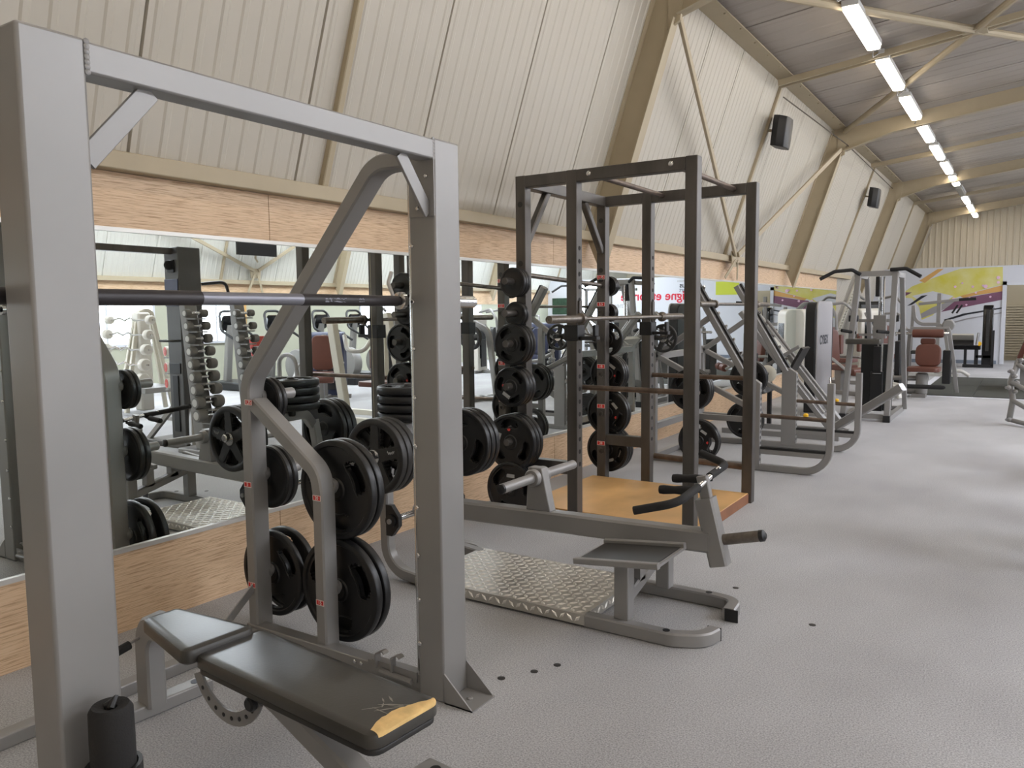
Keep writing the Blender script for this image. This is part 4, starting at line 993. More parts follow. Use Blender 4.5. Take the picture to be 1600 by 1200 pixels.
# ================================================================== STACK TOWER WITH MAKER'S NAME
cy_ = T('weight_stack_tower', 'tall silver weight-stack tower with black side and maker name', 'weight machine', (-2.4, 11.42, 0))
def rounded_tower(x0, x1, y0, y1, z0, z1, r=.06):
    pts = []
    for (cx_, cz_, a0) in ((y1-r, z1-r, 0), (y0+r, z1-r, 90)):
        for k_ in range(6): a = math.radians(a0+k_*18); pts.append((cx_+r*math.cos(a), cz_+r*math.sin(a)))
    pts += [(y0, z0), (y1, z0)]
    return MB().prism([(x0, y, z) for y, z in pts], (x1-x0, 0, 0))
P(cy_, 'shroud', rounded_tower(-2.535, -2.395, 11.12, 12.10, .04, 1.54, .14), 'black_plastic', bevel=.015)
P(cy_, 'front_panel', rounded_tower(-2.40, -2.372, 11.14, 12.07, .05, 1.555, .10), 'cybex_silver', bevel=.01)
P(cy_, 'maker_name', text_mb('CYBEX', .17, (-2.3715, 11.53, 1.02), (0,1,0), (0,0,1), .001, bold=.005), 'black_ink', smooth=False)
P(cy_, 'side_edge', MB().box(-2.41, -2.37, 12.07, 12.10, .05, 1.45), 'black_plastic')
P(cy_, 'foot', MB().box(-2.57, -2.34, 11.1, 12.12, 0, .045), 'silver')
P(cy_, 'selector_pin', MB().tube([(-2.37, 11.98, .46), (-2.34, 11.9, .34)], .012, 8), 'chrome')

# ================================================================== DIP TOWER
dt = T('dip_tower', 'silver assisted dip and chin tower with black angled top grips', 'weight machine', (-1.7, 11.7, 0))
for xb, xt in ((-2.0, -1.855), (-1.475, -1.425)):
    P(dt, 'front_upright', MB().beam([(xb, 10.98, .04), (xt, 10.98, 1.89)], .07, .07, (0,1,0)), 'silver')
    P(dt, 'rear_upright', MB().beam([(xt+.02 if xb < -1.8 else xt, 12.3, .04), (xt, 11.6, 1.86)], .06, .06, (0,1,0)), 'silver')
    P(dt, 'side_rail', MB().box(xb-.035, xb+.035, 10.94, 12.4, .0, .07), 'silver')
    P(dt, 'rubber_foot', MB().box(xb-.038, xb+.042, 10.925, 10.99, 0, .085), 'black_plastic')
    P(dt, 'rubber_collar', MB().box(xt-.04-.07*(xb < -1.8), xt+.05-.05*(xb < -1.8), 11.0, 11.07, 1.28, 1.36), 'black_plastic')
P(dt, 'top_beam', MB().box(-1.90, -1.39, 10.95, 11.02, 1.855, 1.92).box(-1.90, -1.84, 10.98, 11.62, 1.84, 1.9).box(-1.45, -1.39, 10.98, 11.62, 1.84, 1.9).box(-2.02, -1.45, 11.0, 11.06, .03, .09).box(-2.0, -1.45, 12.32, 12.38, .0, .06), 'silver')
P(dt, 'chin_grip', MB().tube(fillet([(-1.83, 10.95, 1.88), (-1.92, 10.9, 1.94), (-2.12, 10.85, 1.925), (-2.29, 10.8, 1.83)], .06), .023, 12), 'foam')
P(dt, 'chin_grip', MB().tube(fillet([(-1.48, 10.95, 1.93), (-1.30, 10.9, 1.935), (-1.13, 10.85, 1.83)], .06), .023, 12), 'foam')
P(dt, 'guide_rod', MB().cyl((-1.645, 11.3, .1), (-1.645, 11.3, 1.86), .014, 10).cyl((-1.60, 11.3, .1), (-1.60, 11.3, 1.86), .014, 10), 'chrome')
P(dt, 'pulley_cover', MB().box(-1.69, -1.64, 11.22, 11.30, 1.6, 1.86), 'black_plastic', bevel=.01)
P(dt, 'carriage', MB().box(-1.70, -1.55, 11.2, 11.32, 1.06, 1.36).box(-1.88, -1.42, 11.24, 11.28, 1.27, 1.31).box(-1.88, -1.42, 11.24, 11.28, 1.09, 1.12), 'silver')
P(dt, 'knee_pad', MB().pad((-1.745, 10.86, 1.0), (1,0,0), (0,1,0), (0,0,1), .42, .26, .065, .03), 'vinyl')
P(dt, 'dip_handle', MB().tube([(-1.88, 11.0, 1.14), (-2.02, 10.85, 1.17)], .022, 10).tube([(-1.44, 11.0, 1.14), (-1.60, 10.85, 1.16)], .022, 10), 'foam')
st_ = P(dt, 'stack_cover', MB().box(-1.86, -1.50, 11.35, 11.62, .1, .98), 'smoked', bevel=.01)
P(st_, 'weight_stack', MB().box(-1.73, -1.58, 11.28, 11.35, .1, .62).box(-1.70, -1.61, 11.28, 11.35, .62, .95), 'black_plastic', bevel=.004)
P(st_, 'chrome_pin', MB().cyl((-1.70, 11.27, .60), (-1.60, 11.27, .60), .008, 8), 'chrome')

# ================================================================== SELECTOR MACHINES
def stack_machine(label, x, y, rz, shroud='white_shroud', padm='brown_leather', h=1.45, w=.52, kind='press', cat='weight machine', group=None):
    """local frame: person sits facing -y; stack tower behind at +y"""
    o = T('seated_weight_machine', label, cat, (x, y, 0), group, rz)
    L = dict(local=True)
    P(o, 'base_frame', MB().box(-.05, .05, -.75, .75, 0, .07).box(-.38, .38, .52, .60, 0, .07).box(-.36, .36, -.75, -.68, 0, .07), 'silver', bevel=.006, **L)
    tw = rounded_tower(-w/2, w/2, .50, .80, .05, h, .11); P(o, 'shroud', tw, shroud, bevel=.02, **L)
    P(o, 'shroud_window', MB().box(-w/2+.09, w/2-.09, .492, .50, .35, h-.25), 'smoked', bevel=.003, **L)
    P(o, 'weight_stack', MB().box(-.13, .13, .47, .491, .15, .8), 'iron', bevel=.002, **L)
    P(o, 'seat_post', MB().box(-.045, .045, -.12, .0, .07, .42), 'silver', **L)
    P(o, 'seat', MB().pad((0, -.1, .42), (1,0,0), (0,1,0), (0,0,1), .40, .38, .08, .06), padm, **L)
    P(o, 'backrest', MB().pad((0, .20, .52), (1,0,0), (0,.12,.99), (0,-.99,.12), .36, .02, .09, .01) if False else MB().pad((0, .19, .80), (1,0,0), (0,.1,.995), (0,-.995,.1), .36, .58, .08, .09), padm, **L)
    P(o, 'back_post', MB().beam([(0, .28, .07), (0, .26, 1.1)], .07, .05, (0,1,0)), 'silver', **L)
    for s in (-1, 1):
        if kind == 'press':
            P(o, 'arm', MB().tube(fillet([(s*.22, .42, h-.12), (s*.42, .2, h-.1), (s*.42, -.05, 1.0), (s*.34, -.38, .95)], .12), .026, 10), 'silver', **L)
            P(o, 'hand_grip', MB().tube([(s*.34, -.36, .95), (s*.20, -.46, .95)], .02, 10), 'foam', **L)
        elif kind == 'curl':
            P(o, 'arm', MB().tube(fillet([(s*.30, .3, .62), (s*.34, -.2, .62), (s*.34, -.55, .40)], .1), .026, 10), 'silver', **L)
            P(o, 'roller_pad', MB().lathe((s*.04, -.55, .42), (s,0,0), [(.03, 0), (.065, .01), (.068, .05), (.068, .22), (.06, .26), (.03, .27)], 18), padm, **L)
        else:
            P(o, 'arm', MB().tube(fillet([(s*.18, .5, h+.05), (s*.40, .1, h+.12), (s*.52, -.1, h-.1), (s*.48, -.12, .8)], .14), .028, 10), 'silver', **L)
            P(o, 'forearm_pad', MB().pad((s*.48, -.16, .78), (1,0,0), (0,0,1), (0,-1,0), .14, .36, .06, .04), padm, **L)
    return o
G_ = None
stack_machine('white-shrouded machine with brown pads between the name tower and dip tower', -2.72, 14.3, math.radians(60), kind='curl', padm='brown_leather')
stack_machine('white-shrouded machine beside the wood wall end, left of the wall bars', -3.05, 16.3, math.radians(80), kind='fly')
stack_machine('white-shrouded machine directly behind the dip tower carriage', -2.45, 18.1, math.radians(50), kind='press')
stack_machine('dark framed tall machine right behind the dip tower', -3.0, 20.4, math.radians(25), shroud='smoked', padm='vinyl_black', h=1.62, kind='fly')
# brown leg machine facing the camera
lg = T('seated_weight_machine', 'brown leather machine with thick roller above its rounded backrest, by the mat', 'weight machine', (-1.40, 14.5, 0))
P(lg, 'pedestal', MB().cyl((-1.43, 14.35, .05), (-1.42, 14.35, .40), .09, 20).box(-1.56, -1.36, 14.25, 14.48, 0, .06), 'silver')
P(lg, 'seat', MB().pad((-1.395, 14.28, .43), (1,0,0), (0,1,0), (0,0,1), .48, .46, .07, .08), 'brown_leather')
P(lg, 'backrest', MB().pad((-1.36, 14.55, .67), (1,0,0), (0,.15,.99), (0,-.99,.15), .37, .36, .09, .10), 'brown_leather')
P(lg, 'roller', MB().lathe((-1.62, 14.6, 1.03), (1,0,0), [(.03, 0), (.065, .01), (.07, .04), (.07, .43), (.062, .46), (.03, .47)], 20), 'brown_leather')
P(lg, 'roller_axle', MB().cyl((-1.86, 14.6, 1.03), (-1.08, 14.6, 1.03), .022, 12), 'chrome')
P(lg, 'headrest', MB().pad((-1.38, 14.66, .90), (1,0,0), (0,0,1), (0,-1,0), .22, .1, .07, .03), 'brown_leather')
P(lg, 'top_bar', MB().beam([(-1.66, 14.72, 1.115), (-1.09, 14.72, 1.115)], .05, .04, (0,0,1)), 'silver')
P(lg, 'side_frame', MB().beam(fillet([(-1.10, 14.72, 1.1), (-1.02, 14.8, .6), (-.96, 14.9, .05)], .3), .06, .05, (0,1,0)).beam([(-1.66, 14.72, 1.1), (-1.72, 14.8, .05)], .06, .05, (0,1,0)), 'silver')
P(lg, 'stack_box', MB().box(-1.17, -1.05, 14.72, 14.95, .2, .75).box(-1.86, -1.78, 14.5, 14.9, .1, .9), 'black_plastic', bevel=.01)
P(lg, 'foot_roller', MB().lathe((-1.92, 14.15, .19), (1,0,0), [(.02, 0), (.035, .02), (.035, .78), (.03, .83), (.012, .85)], 14), 'foam')
P(lg, 'lower_tube', MB().cyl((-1.9, 14.4, .10), (-1.5, 14.4, .10), .06, 14).cyl((-1.9, 14.4, .30), (-1.5, 14.4, .30), .04, 14), 'silver')
for dy in (0, .35): P(lg, 'curved_foot', MB().tube(fillet([(-1.85, 13.75+dy, .22), (-1.70, 13.70+dy, .20), (-1.66, 13.66+dy, .03)], .1), .04, 10), 'silver_light')
# lever machine by the mural
lm = T('lever_press_machine', 'grey plate-loaded lever machine with long arms before the mural', 'weight machine', (-1.6, 19.1, 0))
P(lm, 'lever_arm', MB().beam([(-2.0, 19.0, 1.53), (-1.25, 19.0, 1.61)], .05, .06, (0,0,1)), 'silver')
P(lm, 'lever_grip', MB().beam([(-1.25, 19.0, 1.61), (-.94, 19.0, 1.625)], .055, .06, (0,0,1)).beam([(-1.36, 18.9, 1.33), (-1.26, 18.9, 1.50)], .035, .035, (0,1,0)).beam([(-1.28, 18.9, 1.33), (-1.18, 18.9, 1.50)], .035, .035, (0,1,0)), 'foam')
P(lm, 'mast', MB().beam([(-1.625, 19.05, .05), (-1.615, 19.05, 1.75)], .08, .08, (0,1,0)), 'silver')
P(lm, 'frame', MB().beam(fillet([(-2.1, 19.0, 1.5), (-2.05, 19.0, 1.1), (-1.5, 19.0, 1.1), (-1.33, 18.9, .05)], .2), .07, .07, (0,1,0)).beam([(-2.1, 19.0, 1.5), (-2.15, 19.1, .05)], .06, .06, (0,1,0)), 'silver')
P(lm, 'counterweight', MB().lathe((-1.42, 18.97, 1.08), (0,-1,0), [(.10, -.06), (.12, -.04), (.12, .04), (.10, .06)], 20), 'grey_shroud')
P(lm, 'curved_foot', MB().tube(fillet([(-1.6, 18.9, .10), (-1.15, 18.9, .13), (-1.0, 18.9, .03)], .15), .04, 10).box(-2.2, -1.2, 18.9, 19.0, 0, .06), 'silver_light')
P(lm, 'seat', MB().pad((-1.9, 18.8, .48), (1,0,0), (0,1,0), (0,0,1), .4, .4, .07, .06), 'vinyl_black')
# preacher curl machine
pc = T('curl_machine', 'black arm curl machine with slim stack tower against the mural', 'weight machine', (-1.1, 22.2, 0))
P(pc, 'tower', rounded_tower(-.93, -.72, 22.0, 22.35, .05, 1.50, .12), 'black_gloss', bevel=.02)
P(pc, 'tower_slot', MB().box(-.86, -.79, 21.985, 22.0, .4, 1.38), 'iron', bevel=.003)
P(pc, 'arm_pad', MB().pad((-1.33, 22.0, .58), (1,0,0), (0,.5,.5), (0,-.5,.6), .46, .26, .07, .03), 'vinyl_black')
P(pc, 'pad_top', MB().beam([(-1.55, 21.93, .74), (-1.10, 21.93, .74)], .2, .05, (0,.5,.6)), 'tread')
P(pc, 'table', MB().box(-1.66, -.95, 21.95, 22.2, .43, .54), 'black_gloss', bevel=.02)
P(pc, 'leg', MB().box(-1.30, -1.24, 22.0, 22.08, .03, .45), 'black_plastic'); P(pc, 'leg', MB().box(-1.08, -1.0, 22.0, 22.08, .03, .45), 'black_plastic')
P(pc, 'base_frame', MB().box(-1.32, -.68, 21.97, 22.06, .01, .08).box(-1.05, -.7, 22.0, 22.06, .24, .30).box(-.74, -.68, 21.97, 22.06, .05, .9), 'black_plastic')
P(pc, 'curl_handle', MB().tube([(-1.03, 21.9, .55), (-1.0, 21.85, .84)], .03, 10), 'chrome'); P(pc, 'cam', MB().lathe((-.98, 21.94, .58), (0,-1,0), [(.05, 0), (.05, .03)], 14), 'yellow_cap')
# slatted wall bars leaning on the sloped wall
wb = MB()
for s in (0, .32): wb.beam([(lean(.9)+.10, 19.6+s, .9), (lean(2.25)+.10, 19.6+s, 2.25)], .03, .05, (0,1,0))
for i in range(20):
    z = .95+i*.066; wb.beam([(lean(z)+.10, 19.6, z), (lean(z)+.10, 19.92, z)], .03, .022, (0,0,1))
one('wall_ladder', wb, 'cream_metal', 'narrow slatted ladder against the sloped wall behind the dip tower', 'ladder', smooth=False)

# ================================================================== FIXED-BAR RACK AT THE RIGHT EDGE
rr = T('bar_storage_rack', 'silver tubular storage rack with round pegs at the right picture edge', 'storage rack', (.25, 11.6, 0))
P(rr, 'upright', MB().tube(fillet([(-.16, 11.5, .05), (-.13, 11.5, .30), (-.17, 11.55, .52), (-.08, 11.65, .80)], .1), .034, 12), 'silver')
for (x, z, yy) in ((-.165, .66, 11.48), (-.125, .60, 11.5), (-.185, .46, 11.46), (-.115, .41, 11.5), (-.10, .52, 11.52), (-.07, .79, 11.62), (-.165, .06, 11.46)):
    P(rr, 'peg', MB().lathe((x, yy, z), (.25,-.95,.1), [(.018, -.09), (.022, -.02), (.027, .02), (.024, .045), (.01, .055)], 14), 'silver')
    P(rr, 'peg_cap', MB().lathe((x+.0, yy, z), (.25,-.95,.1), [(.0275, .0), (.0275, .012)], 14), 'skirting')
P(rr, 'rail', MB().tube(fillet([(-.14, 11.5, .30), (.1, 11.3, .18), (.7, 11.2, .12)], .2), .028, 12), 'silver')
P(rr, 'rail', MB().tube(fillet([(-.15, 11.5, .52), (.1, 11.3, .40), (.7, 11.2, .34)], .2), .028, 12), 'silver')
P(rr, 'rail', MB().tube(fillet([(-.15, 11.47, .06), (.0, 11.3, .045), (.7, 11.2, .045)], .1), .028, 12), 'silver')
P(rr, 'rail', MB().tube(fillet([(-.10, 11.6, .74), (.1, 11.5, .62), (.7, 11.4, .56)], .2), .028, 12), 'silver')
P(rr, 'rear_upright', MB().tube([(.66, 11.2, .04), (.7, 11.4, .60)], .036, 10), 'silver')
fb_ = T('flat_bench', 'dark padded bench beyond the silver rack at the right edge', 'bench', (.1, 16.6, 0))
P(fb_, 'pad', MB().pad((.12, 16.6, .40), (1,0,0), (0,1,0), (0,0,1), .62, 1.1, .09, .06), 'vinyl_black')
P(fb_, 'frame', MB().box(-.1, .3, 16.2, 16.27, 0, .4).box(-.1, .3, 16.95, 17.02, 0, .4).box(.06, .14, 16.2, 17.0, .33, .40), 'silver')
P(fb_, 'backrest', MB().pad((-.02, 17.15, .72), (.3,0,.95), (0,1,0), (-.95,0,.3), .55, .5, .08, .05), 'brown_leather')

# ================================================================== ACROSS THE HALL (seen in the mirror)
ct = T('cable_tower', 'dark grey cable tower with crossbar, standing across the hall', 'weight machine', (1.1, 5.5, 0))
P(ct, 'column', MB().box(.95, 1.21, 5.32, 5.60, .06, 2.2), 'tower_grey', bevel=.012)
P(ct, 'crossbar', MB().box(1.05, 1.13, 2.2, 5.32, 2.12, 2.19), 'raw_steel', bevel=.006)
P(ct, 'pulley_recess', MB().box(1.02, 1.14, 5.305, 5.321, 1.92, 2.06), 'black_plastic', bevel=.004)
P(ct, 'pulley', MB().lathe((1.08, 5.29, 2.0), (1,0,0), [(.05, -.015), (.04, 0), (.05, .015)], 20), 'iron')
P(ct, 'upper_panel', MB().box(.97, 1.21, 5.312, 5.321, 1.55, 1.85), 'navy', bevel=.004)
P(ct, 'stack_slot', MB().box(1.04, 1.14, 5.308, 5.321, .15, .78), 'black_plastic', bevel=.004)
P(ct, 'stack_window', MB().box(.99, 1.19, 5.309, 5.321, .80, .92), 'black_plastic', bevel=.004)
P(ct, 'handle', MB().tube(fillet([(.96, 5.31, 1.17), (.98, 5.2, 1.17), (1.2, 5.2, 1.17), (1.22, 5.31, 1.17)], .05), .013, 8), 'iron')
for s in (-1, 1): P(ct, 'foot_strut', MB().beam([(1.09+s*.14, 5.4, .45), (1.09+s*.42, 5.2, .03)], .06, .04, (0,1,0)), 'silver')
P(ct, 'base_plate', MB().box(.7, 1.5, 5.15, 5.8, 0, .06), 'raw_steel', bevel=.008)
P(ct, 'chin_bar', MB().tube(fillet([(.95, 5.6, 1.80), (.80, 5.75, 1.82), (.76, 5.78, 1.80), (.74, 5.80, 1.68)], .1), .018, 8), 'black_plastic')

def dumbbell_rack(x, y, h, label, n, grp):
    r_ = T('dumbbell_rack', label, 'dumbbell rack', (x, y, 0), 'dumbbell racks across the hall')
    P(r_, 'column', MB().prism([(x-.04, y-.07, .05), (x+.14, y-.07, .05), (x+.32, y-.07, h), (x+.22, y-.07, h)], (0, .14, 0)), 'grey_shroud', bevel=.01)
    P(r_, 'base', MB().box(x-.17, x+.38, y-.12, y+.28, 0, .05), 'silver', bevel=.01)
    for i in range(n):
        z = .38+(h-.42-.08)*i/(n-1)
        xx = x-.04+.25*z/h
        P(r_, 'cradle', MB().box(xx-.13, xx+.07, y-.065, y+.065, z-.055, z-.04), 'grey_shroud')
    return r_
def dumbbell(x, y, z, s, label, grp):
    d_ = T('dumbbell', label, 'dumbbell', (x, y, z), grp)
    hr = .044+.024*s; hl_ = .065+.035*s; gl = .065
    P(d_, 'handle', MB().lathe((x, y-gl, z), (0,1,0), [(.014, 0), (.018, gl*.9), (.018, gl*1.1), (.014, 2*gl)], 12), 'chrome')
    for sg in (-1, 1):
        h_ = P(d_, 'head', MB().lathe((x, y+sg*gl, z), (0,sg,0), [(hr*.55, -.004), (hr*.9, .004), (hr, .014), (hr, hl_-.012), (hr*.92, hl_), (hr*.6, hl_+.002)], 18), 'head_grey')
        P(h_, 'end_disc', MB().lathe((x, y+sg*(gl+hl_), z), (0,sg,0), [(hr*.62, 0), (hr*.62, .004)], 16), 'silver_light')
for (x, y, h, n, lb, nm) in ((.26, 5.12, 1.58, 9, 'grey dumbbell rack column beside the dark cable tower, nearer one', 'nearer'), (.76, 6.12, 1.58, 8, 'grey dumbbell rack column beside the dark cable tower, farther one', 'farther')):
    dumbbell_rack(x, y, h, lb, n, None)
    for i in range(n):
        z = .38+(h-.50)*i/(n-1); xx = x-.04+.25*z/h
        s = 1-i/(n-1)
        for sg in (-1,):
            dumbbell(xx-.05, y, z+.01+.03*s, s, 'rubber-headed dumbbell in the %s rack across the hall, %s' % (nm, ['bottom' , 'second from the bottom', 'third from the bottom', 'fourth from the bottom', 'fifth from the bottom', 'sixth from the bottom', 'seventh from the bottom', 'eighth from the bottom', 'ninth from the bottom'][i]), 'dumbbells in the two racks')

# curl-bar rack
er = T('curl_bar_rack', 'white curl-bar rack with a rounded top across the hall', 'bar rack', (4.1, 6.8, 0))
for s in (-1, 1):
    P(er, 'frame', MB().beam(fillet([(4.1+s*.10, 6.45, .05), (4.1+s*.02, 6.75, 1.50), (4.1+s*.02, 6.95, 1.55), (4.1+s*.10, 7.2, .05)], .15), .06, .05, (1,0,0)), 'cream_metal')
P(er, 'shelf', MB().box(3.6, 4.6, 6.5, 7.1, .34, .42), 'silver', bevel=.01)
P(er, 'spine', MB().box(4.0, 4.2, 6.7, 6.9, .05, 1.5), 'white_shroud', bevel=.03)
for i in range(5):
    z = .55+i*.21
    b_ = T('curl_bar', 'white-plated curl bar on the white rack, %s' % ['bottom one', 'second from the bottom', 'middle one', 'second from the top', 'top one'][i], 'curl bar', (4.0, 6.55, z), 'curl bars on the white rack')
    yy = 6.44+i*.04
    P(b_, 'bar', MB().tube([(4.7, yy, z), (4.45, yy, z), (4.32, yy, z+.03), (4.18, yy, z-.01), (4.05, yy, z+.03), (3.92, yy, z-.01), (3.8, yy, z), (3.45, yy, z)], .013, 8), 'chrome')
    for x in (3.55, 4.58): P(b_, 'end_weight', MB().lathe((x, yy, z), (1,0,0), [(.02, -.06), (.085-.008*i, -.05), (.095-.008*i, -.035), (.095-.008*i, .035), (.085-.008*i, .05), (.02, .06)], 20), 'white_shroud')
for i in range(3):
    mbx = T('fixed_dumbbell', 'small red and white weight on the silver ledge, %s' % ['upper', 'middle', 'lower'][i], 'dumbbell', (3.05, 6.5, .5+i*.22), 'red and white weights')
    P(mbx, 'head', MB().lathe((3.0, 6.5, .52+i*.22), (.3,-1,0), [(.02, -.05), (.07, -.04), (.07, .04), (.02, .05)], 16), 'white_shroud')
    P(mbx, 'ring', MB().lathe((3.0, 6.5, .52+i*.22), (.3,-1,0), [(.045, .042), (.06, .042), (.06, .05), (.045, .05)], 16), 'red_vinyl')
sd_ = T('weight_stand', 'silver slanting stand holding red and white weights', 'weight stand', (3.05, 6.7, 0))
P(sd_, 'post', MB().beam([(2.95, 6.75, .05), (3.1, 6.62, 1.25)], .06, .06, (0,1,0)).box(2.8, 3.2, 6.5, 7.0, 0, .05), 'silver')
for i in range(3): P(sd_, 'arm', MB().box(2.97, 3.05, 6.46, 6.72, .425+i*.22, .44+i*.22), 'silver')
# red bench, treadmill-like trainers, navy towers
rb_ = T('incline_bench', 'bench with coral red split pad across the hall', 'bench', (2.0, 7.2, 0))
P(rb_, 'pad', MB().pad((2.05, 7.2, 1.06), (0,1,0), (.2,0,.97), (-.97,0,.2), .24, .17, .08, .03), 'red_vinyl'); P(rb_, 'pad', MB().pad((2.01, 7.2, .87), (0,1,0), (.2,0,.97), (-.97,0,.2), .24, .17, .08, .03), 'red_vinyl')
P(rb_, 'frame', MB().beam([(2.1, 7.2, 1.1), (1.9, 7.2, .05)], .06, .06, (0,1,0)).box(1.5, 2.3, 7.05, 7.35, 0, .06).tube(fillet([(1.7, 7.3, .5), (1.7, 7.3, .9), (1.45, 7.35, .9), (1.4, 7.35, .6)], .15), .03, 10), 'silver')
def trainer(label, x, y, rz=0):
    o = T('elliptical_trainer', label, 'cardio machine', (x, y, 0), 'cardio trainers across the hall', rz); L = dict(local=True)
    P(o, 'base', MB().box(-.3, .3, -.8, .8, 0, .16), 'black_plastic', bevel=.03, **L)
    P(o, 'mast', MB().beam([(0, -.6, .1), (0, -.45, 1.25)], .14, .1, (0,1,0)), 'grey_shroud', **L)
    P(o, 'console', MB().pad((0, -.42, 1.28), (1,0,0), (0,.3,.95), (0,-.95,.3), .36, .3, .07, .06), 'black_gloss', **L)
    P(o, 'handrail', MB().tube(fillet([(-.26, .2, .9), (-.28, -.35, 1.15), (-.2, -.5, 1.52), (.2, -.5, 1.52), (.28, -.35, 1.15), (.26, .2, .9)], .14), .025, 10), 'black_plastic', **L)
    P(o, 'flywheel_cover', MB().lathe((-.12, .3, .42), (1,0,0), [(.05, 0), (.32, .01), (.34, .04), (.34, .20), (.32, .23), (.05, .24)], 28), 'grey_shroud', **L)
    return o
for i, (x, y) in enumerate(((5.75, 9.95), (5.6, 10.9), (5.3, 11.9), (5.3, 12.9))):
    trainer('black cardio trainer by the pale green wall, %s' % ['the one nearest the window', 'second from the window', 'third from the window', 'fourth from the window'][i], x, y, math.radians(90))
stack_machine('navy-shrouded machine seen between the mirrored rack uprights', 2.9, 9.2, math.radians(-35), shroud='navy', padm='brown_leather', h=1.14, w=.56, kind='curl')
stack_machine('second navy-shrouded machine, behind the power rack plates', 2.2, 15.0, math.radians(-20), shroud='navy', padm='navy', h=1.2, w=.7, kind='press')
stack_machine('grey-shrouded machine with brown pads, far across the hall', 3.2, 11.6, math.radians(-60), shroud='grey_shroud', kind='fly')
stack_machine('grey machine with white arms near the bright glazing', 4.2, 17.5, math.radians(-30), shroud='grey_shroud', padm='vinyl_black', kind='press')
stack_machine('white machine with dark pads ahead of the poster', 3.6, 15.6, math.radians(-100), shroud='white_shroud', padm='vinyl_black', kind='fly', h=1.4)
sf = T('guided_bar_machine', 'cream slanting frame of a guided-bar machine across the hall', 'weight machine', (.9, 7.9, 0))
P(sf, 'slant_post', MB().beam([(.75, 7.6, .05), (.98, 7.6, 1.36)], .13, .10, (0,1,0)), 'cream_metal')
P(sf, 'slant_post', MB().beam([(.30, 8.3, .05), (.62, 8.3, 1.45)], .10, .09, (0,1,0)), 'cream_metal')
P(sf, 'base_frame', MB().box(.2, 1.7, 7.55, 7.65, 0, .07).box(.2, 1.7, 8.25, 8.35, 0, .07).box(.2, .3, 7.55, 8.35, 0, .07), 'cream_metal')
P(sf, 'arm_loop', MB().tube(fillet([(.9, 7.75, 1.15), (.7, 7.6, .95), (.5, 7.7, .95), (.45, 7.9, 1.2)], .12), .03, 10), 'silver_light')
P(sf, 'pad', MB().lathe((.35, 7.75, .85), (0,0,1), [(.03, -.13), (.075, -.12), (.075, .12), (.03, .13)], 18), 'brown_leather')
P(sf, 'seat', MB().pad((.55, 8.0, .46), (1,0,0), (0,1,0), (0,0,1), .4, .4, .07, .06), 'brown_leather')
P(sf, 'rear_leg', MB().beam([(.62, 8.25, .05), (.68, 8.3, 1.4)], .08, .08, (0,1,0)), 'cream_metal')
# pull-down frame before the poster
pf = T('cable_station', 'grey multi-post cable station with arched grips before the word poster', 'weight machine', (2.6, 19.6, 0))
for (x, y) in ((2.05, 19.4), (2.6, 19.4), (3.35, 19.4), (2.3, 20.2), (3.1, 20.2)):
    P(pf, 'post', MB().beam([(x, y, 0), (x, y, 2.02)], .07, .07, (0,1,0)), 'silver')
P(pf, 'top_frame', MB().box(2.0, 3.4, 19.36, 19.44, 2.0, 2.07).box(2.2, 3.2, 20.16, 20.24, 2.0, 2.07).box(2.56, 2.64, 19.4, 20.2, 2.0, 2.07), 'silver')
P(pf, 'top_grip', MB().tube(fillet([(3.3, 19.3, 2.03), (3.6, 19.2, 2.16), (3.95, 19.1, 2.15), (4.2, 19.0, 1.98)], .15), .028, 10).tube(fillet([(2.3, 19.3, 2.03), (2.2, 19.2, 2.16), (1.95, 19.1, 2.15), (1.75, 19.0, 2.0)], .15), .028, 10), 'iron')
P(pf, 'stack', MB().box(2.35, 2.55, 19.5, 19.75, .05, 1.2), 'black_plastic', bevel=.01); P(pf, 'stack', MB().box(2.9, 3.1, 19.5, 19.75, .05, 1.2), 'black_plastic', bevel=.01)
P(pf, 'seat', MB().pad((2.9, 18.95, .5), (1,0,0), (0,1,0), (0,0,1), .35, .4, .08, .05), 'vinyl_black')
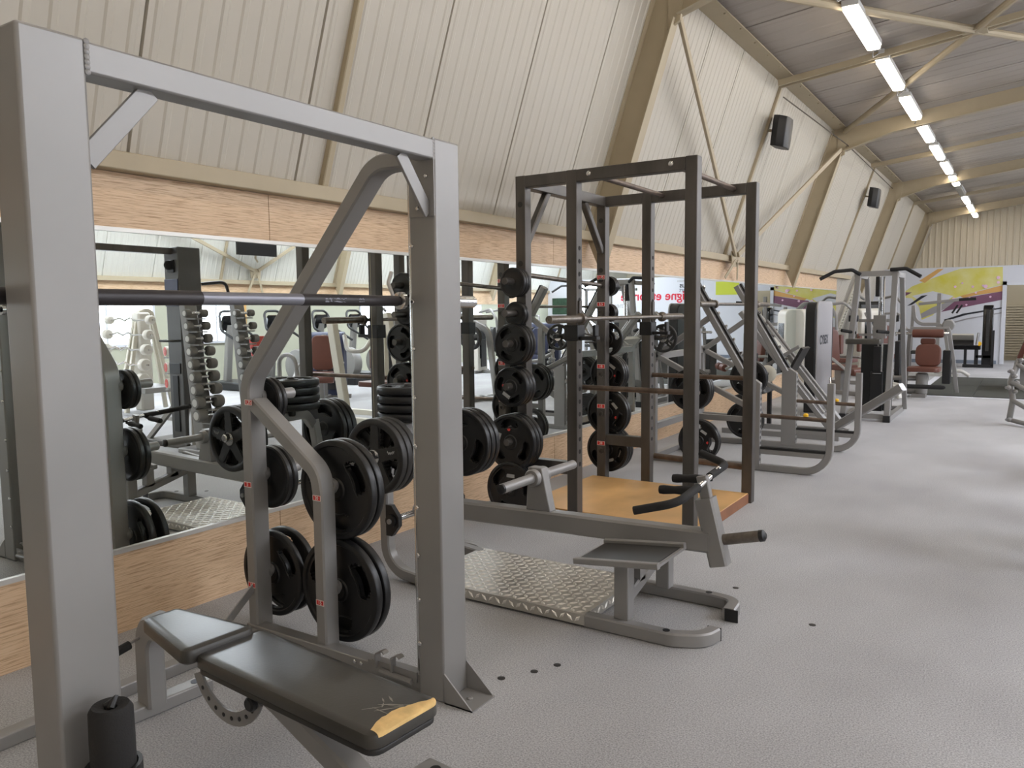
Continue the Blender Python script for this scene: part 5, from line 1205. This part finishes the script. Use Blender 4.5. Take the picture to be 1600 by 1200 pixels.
# angled lever frames reflected between the racks
hm = T('plate_lever_machine', 'grey lever machine with angled beam seen through the power rack', 'weight machine', (.6, 11.0, 0))
P(hm, 'angled_beam', MB().beam([(1.75, 10.6, .95), (.95, 10.6, 1.62)], .10, .09, (0,1,0)), 'silver')
P(hm, 'frame', MB().beam(fillet([(1.2, 10.6, 1.45), (.5, 10.6, 1.15), (.35, 10.6, .05)], .2), .09, .08, (0,1,0)).beam([(1.6, 10.6, 1.0), (1.7, 10.6, .05)], .08, .08, (0,1,0)).box(.3, 1.8, 10.55, 10.65, 0, .08).box(.6, .7, 10.2, 11.0, 0, .08), 'silver')
P(hm, 'seat', MB().pad((1.0, 10.3, .45), (1,0,0), (0,1,0), (0,0,1), .4, .4, .08, .06), 'vinyl_black')
P(hm, 'plate_horn', MB().cyl((.7, 10.55, 1.05), (.7, 10.28, 1.05), .025, 12), 'chrome')
for i in range(2): plate('wheel', .20, .042, (.7, 10.36+.046*i, 1.04), 'iron spoked plate on the lever machine across the hall, %s' % ['outer', 'inner'][i], 'plates across the hall', spin=.5+i)
hm2 = T('plate_lever_machine', 'grey lever machine with long beams, farther across the hall', 'weight machine', (.6, 14.0, 0))
P(hm2, 'angled_beam', MB().beam([(.25, 12.8, .55), (.95, 12.8, 1.5)], .11, .1, (0,1,0)), 'silver')
P(hm2, 'angled_beam', MB().beam([(.6, 13.1, .55), (1.3, 13.1, 1.5)], .11, .1, (0,1,0)), 'silver')
P(hm2, 'frame', MB().box(.15, 1.6, 12.75, 13.15, 0, .08).beam([(.3, 12.95, .08), (.3, 12.95, .7)], .1, .1, (0,1,0)).beam([(1.2, 12.95, .08), (1.1, 12.95, 1.4)], .1, .1, (0,1,0)).beam([(.3, 12.95, .45), (1.4, 12.95, .6)], .09, .09, (0,1,0)), 'cream_metal')
P(hm2, 'seat_pad', MB().pad((.9, 12.7, .55), (1,0,0), (0,1,0), (0,0,1), .4, .35, .08, .05), 'vinyl_black')
for i in range(2): plate('grip', .2, .042, (.70, 14.26-.046*i, .42), 'black plate low on the farther lever machine, %s' % ['inner', 'outer'][i], 'plates across the hall', spin=.5+i)
for o_ in [hm2]: o_.location = (.55, 15.6, 0)
# floor bolts
for i, (x, y) in enumerate(((-1.62, 2.62), (-1.57, 2.72), (-1.70, 2.5), (-1.23, 4.0), (-.78, 3.7))):
    fb2 = MB().lathe((x, y, 0), (0,0,1), [(.016, 0), (.016, .0015), (.008, .0025)], 10)
    one('floor_bolt', fb2, 'iron', ['bolt head in the carpet beside the Smith foot plate, near the footboard', 'bolt head in the carpet close by the footboard corner', 'bolt head in the carpet right behind the Smith upright', 'bolt head in the carpet under the row machine sleeve', 'bolt head in the open carpet beyond the row machine'][i], 'floor bolt', 'floor bolts')
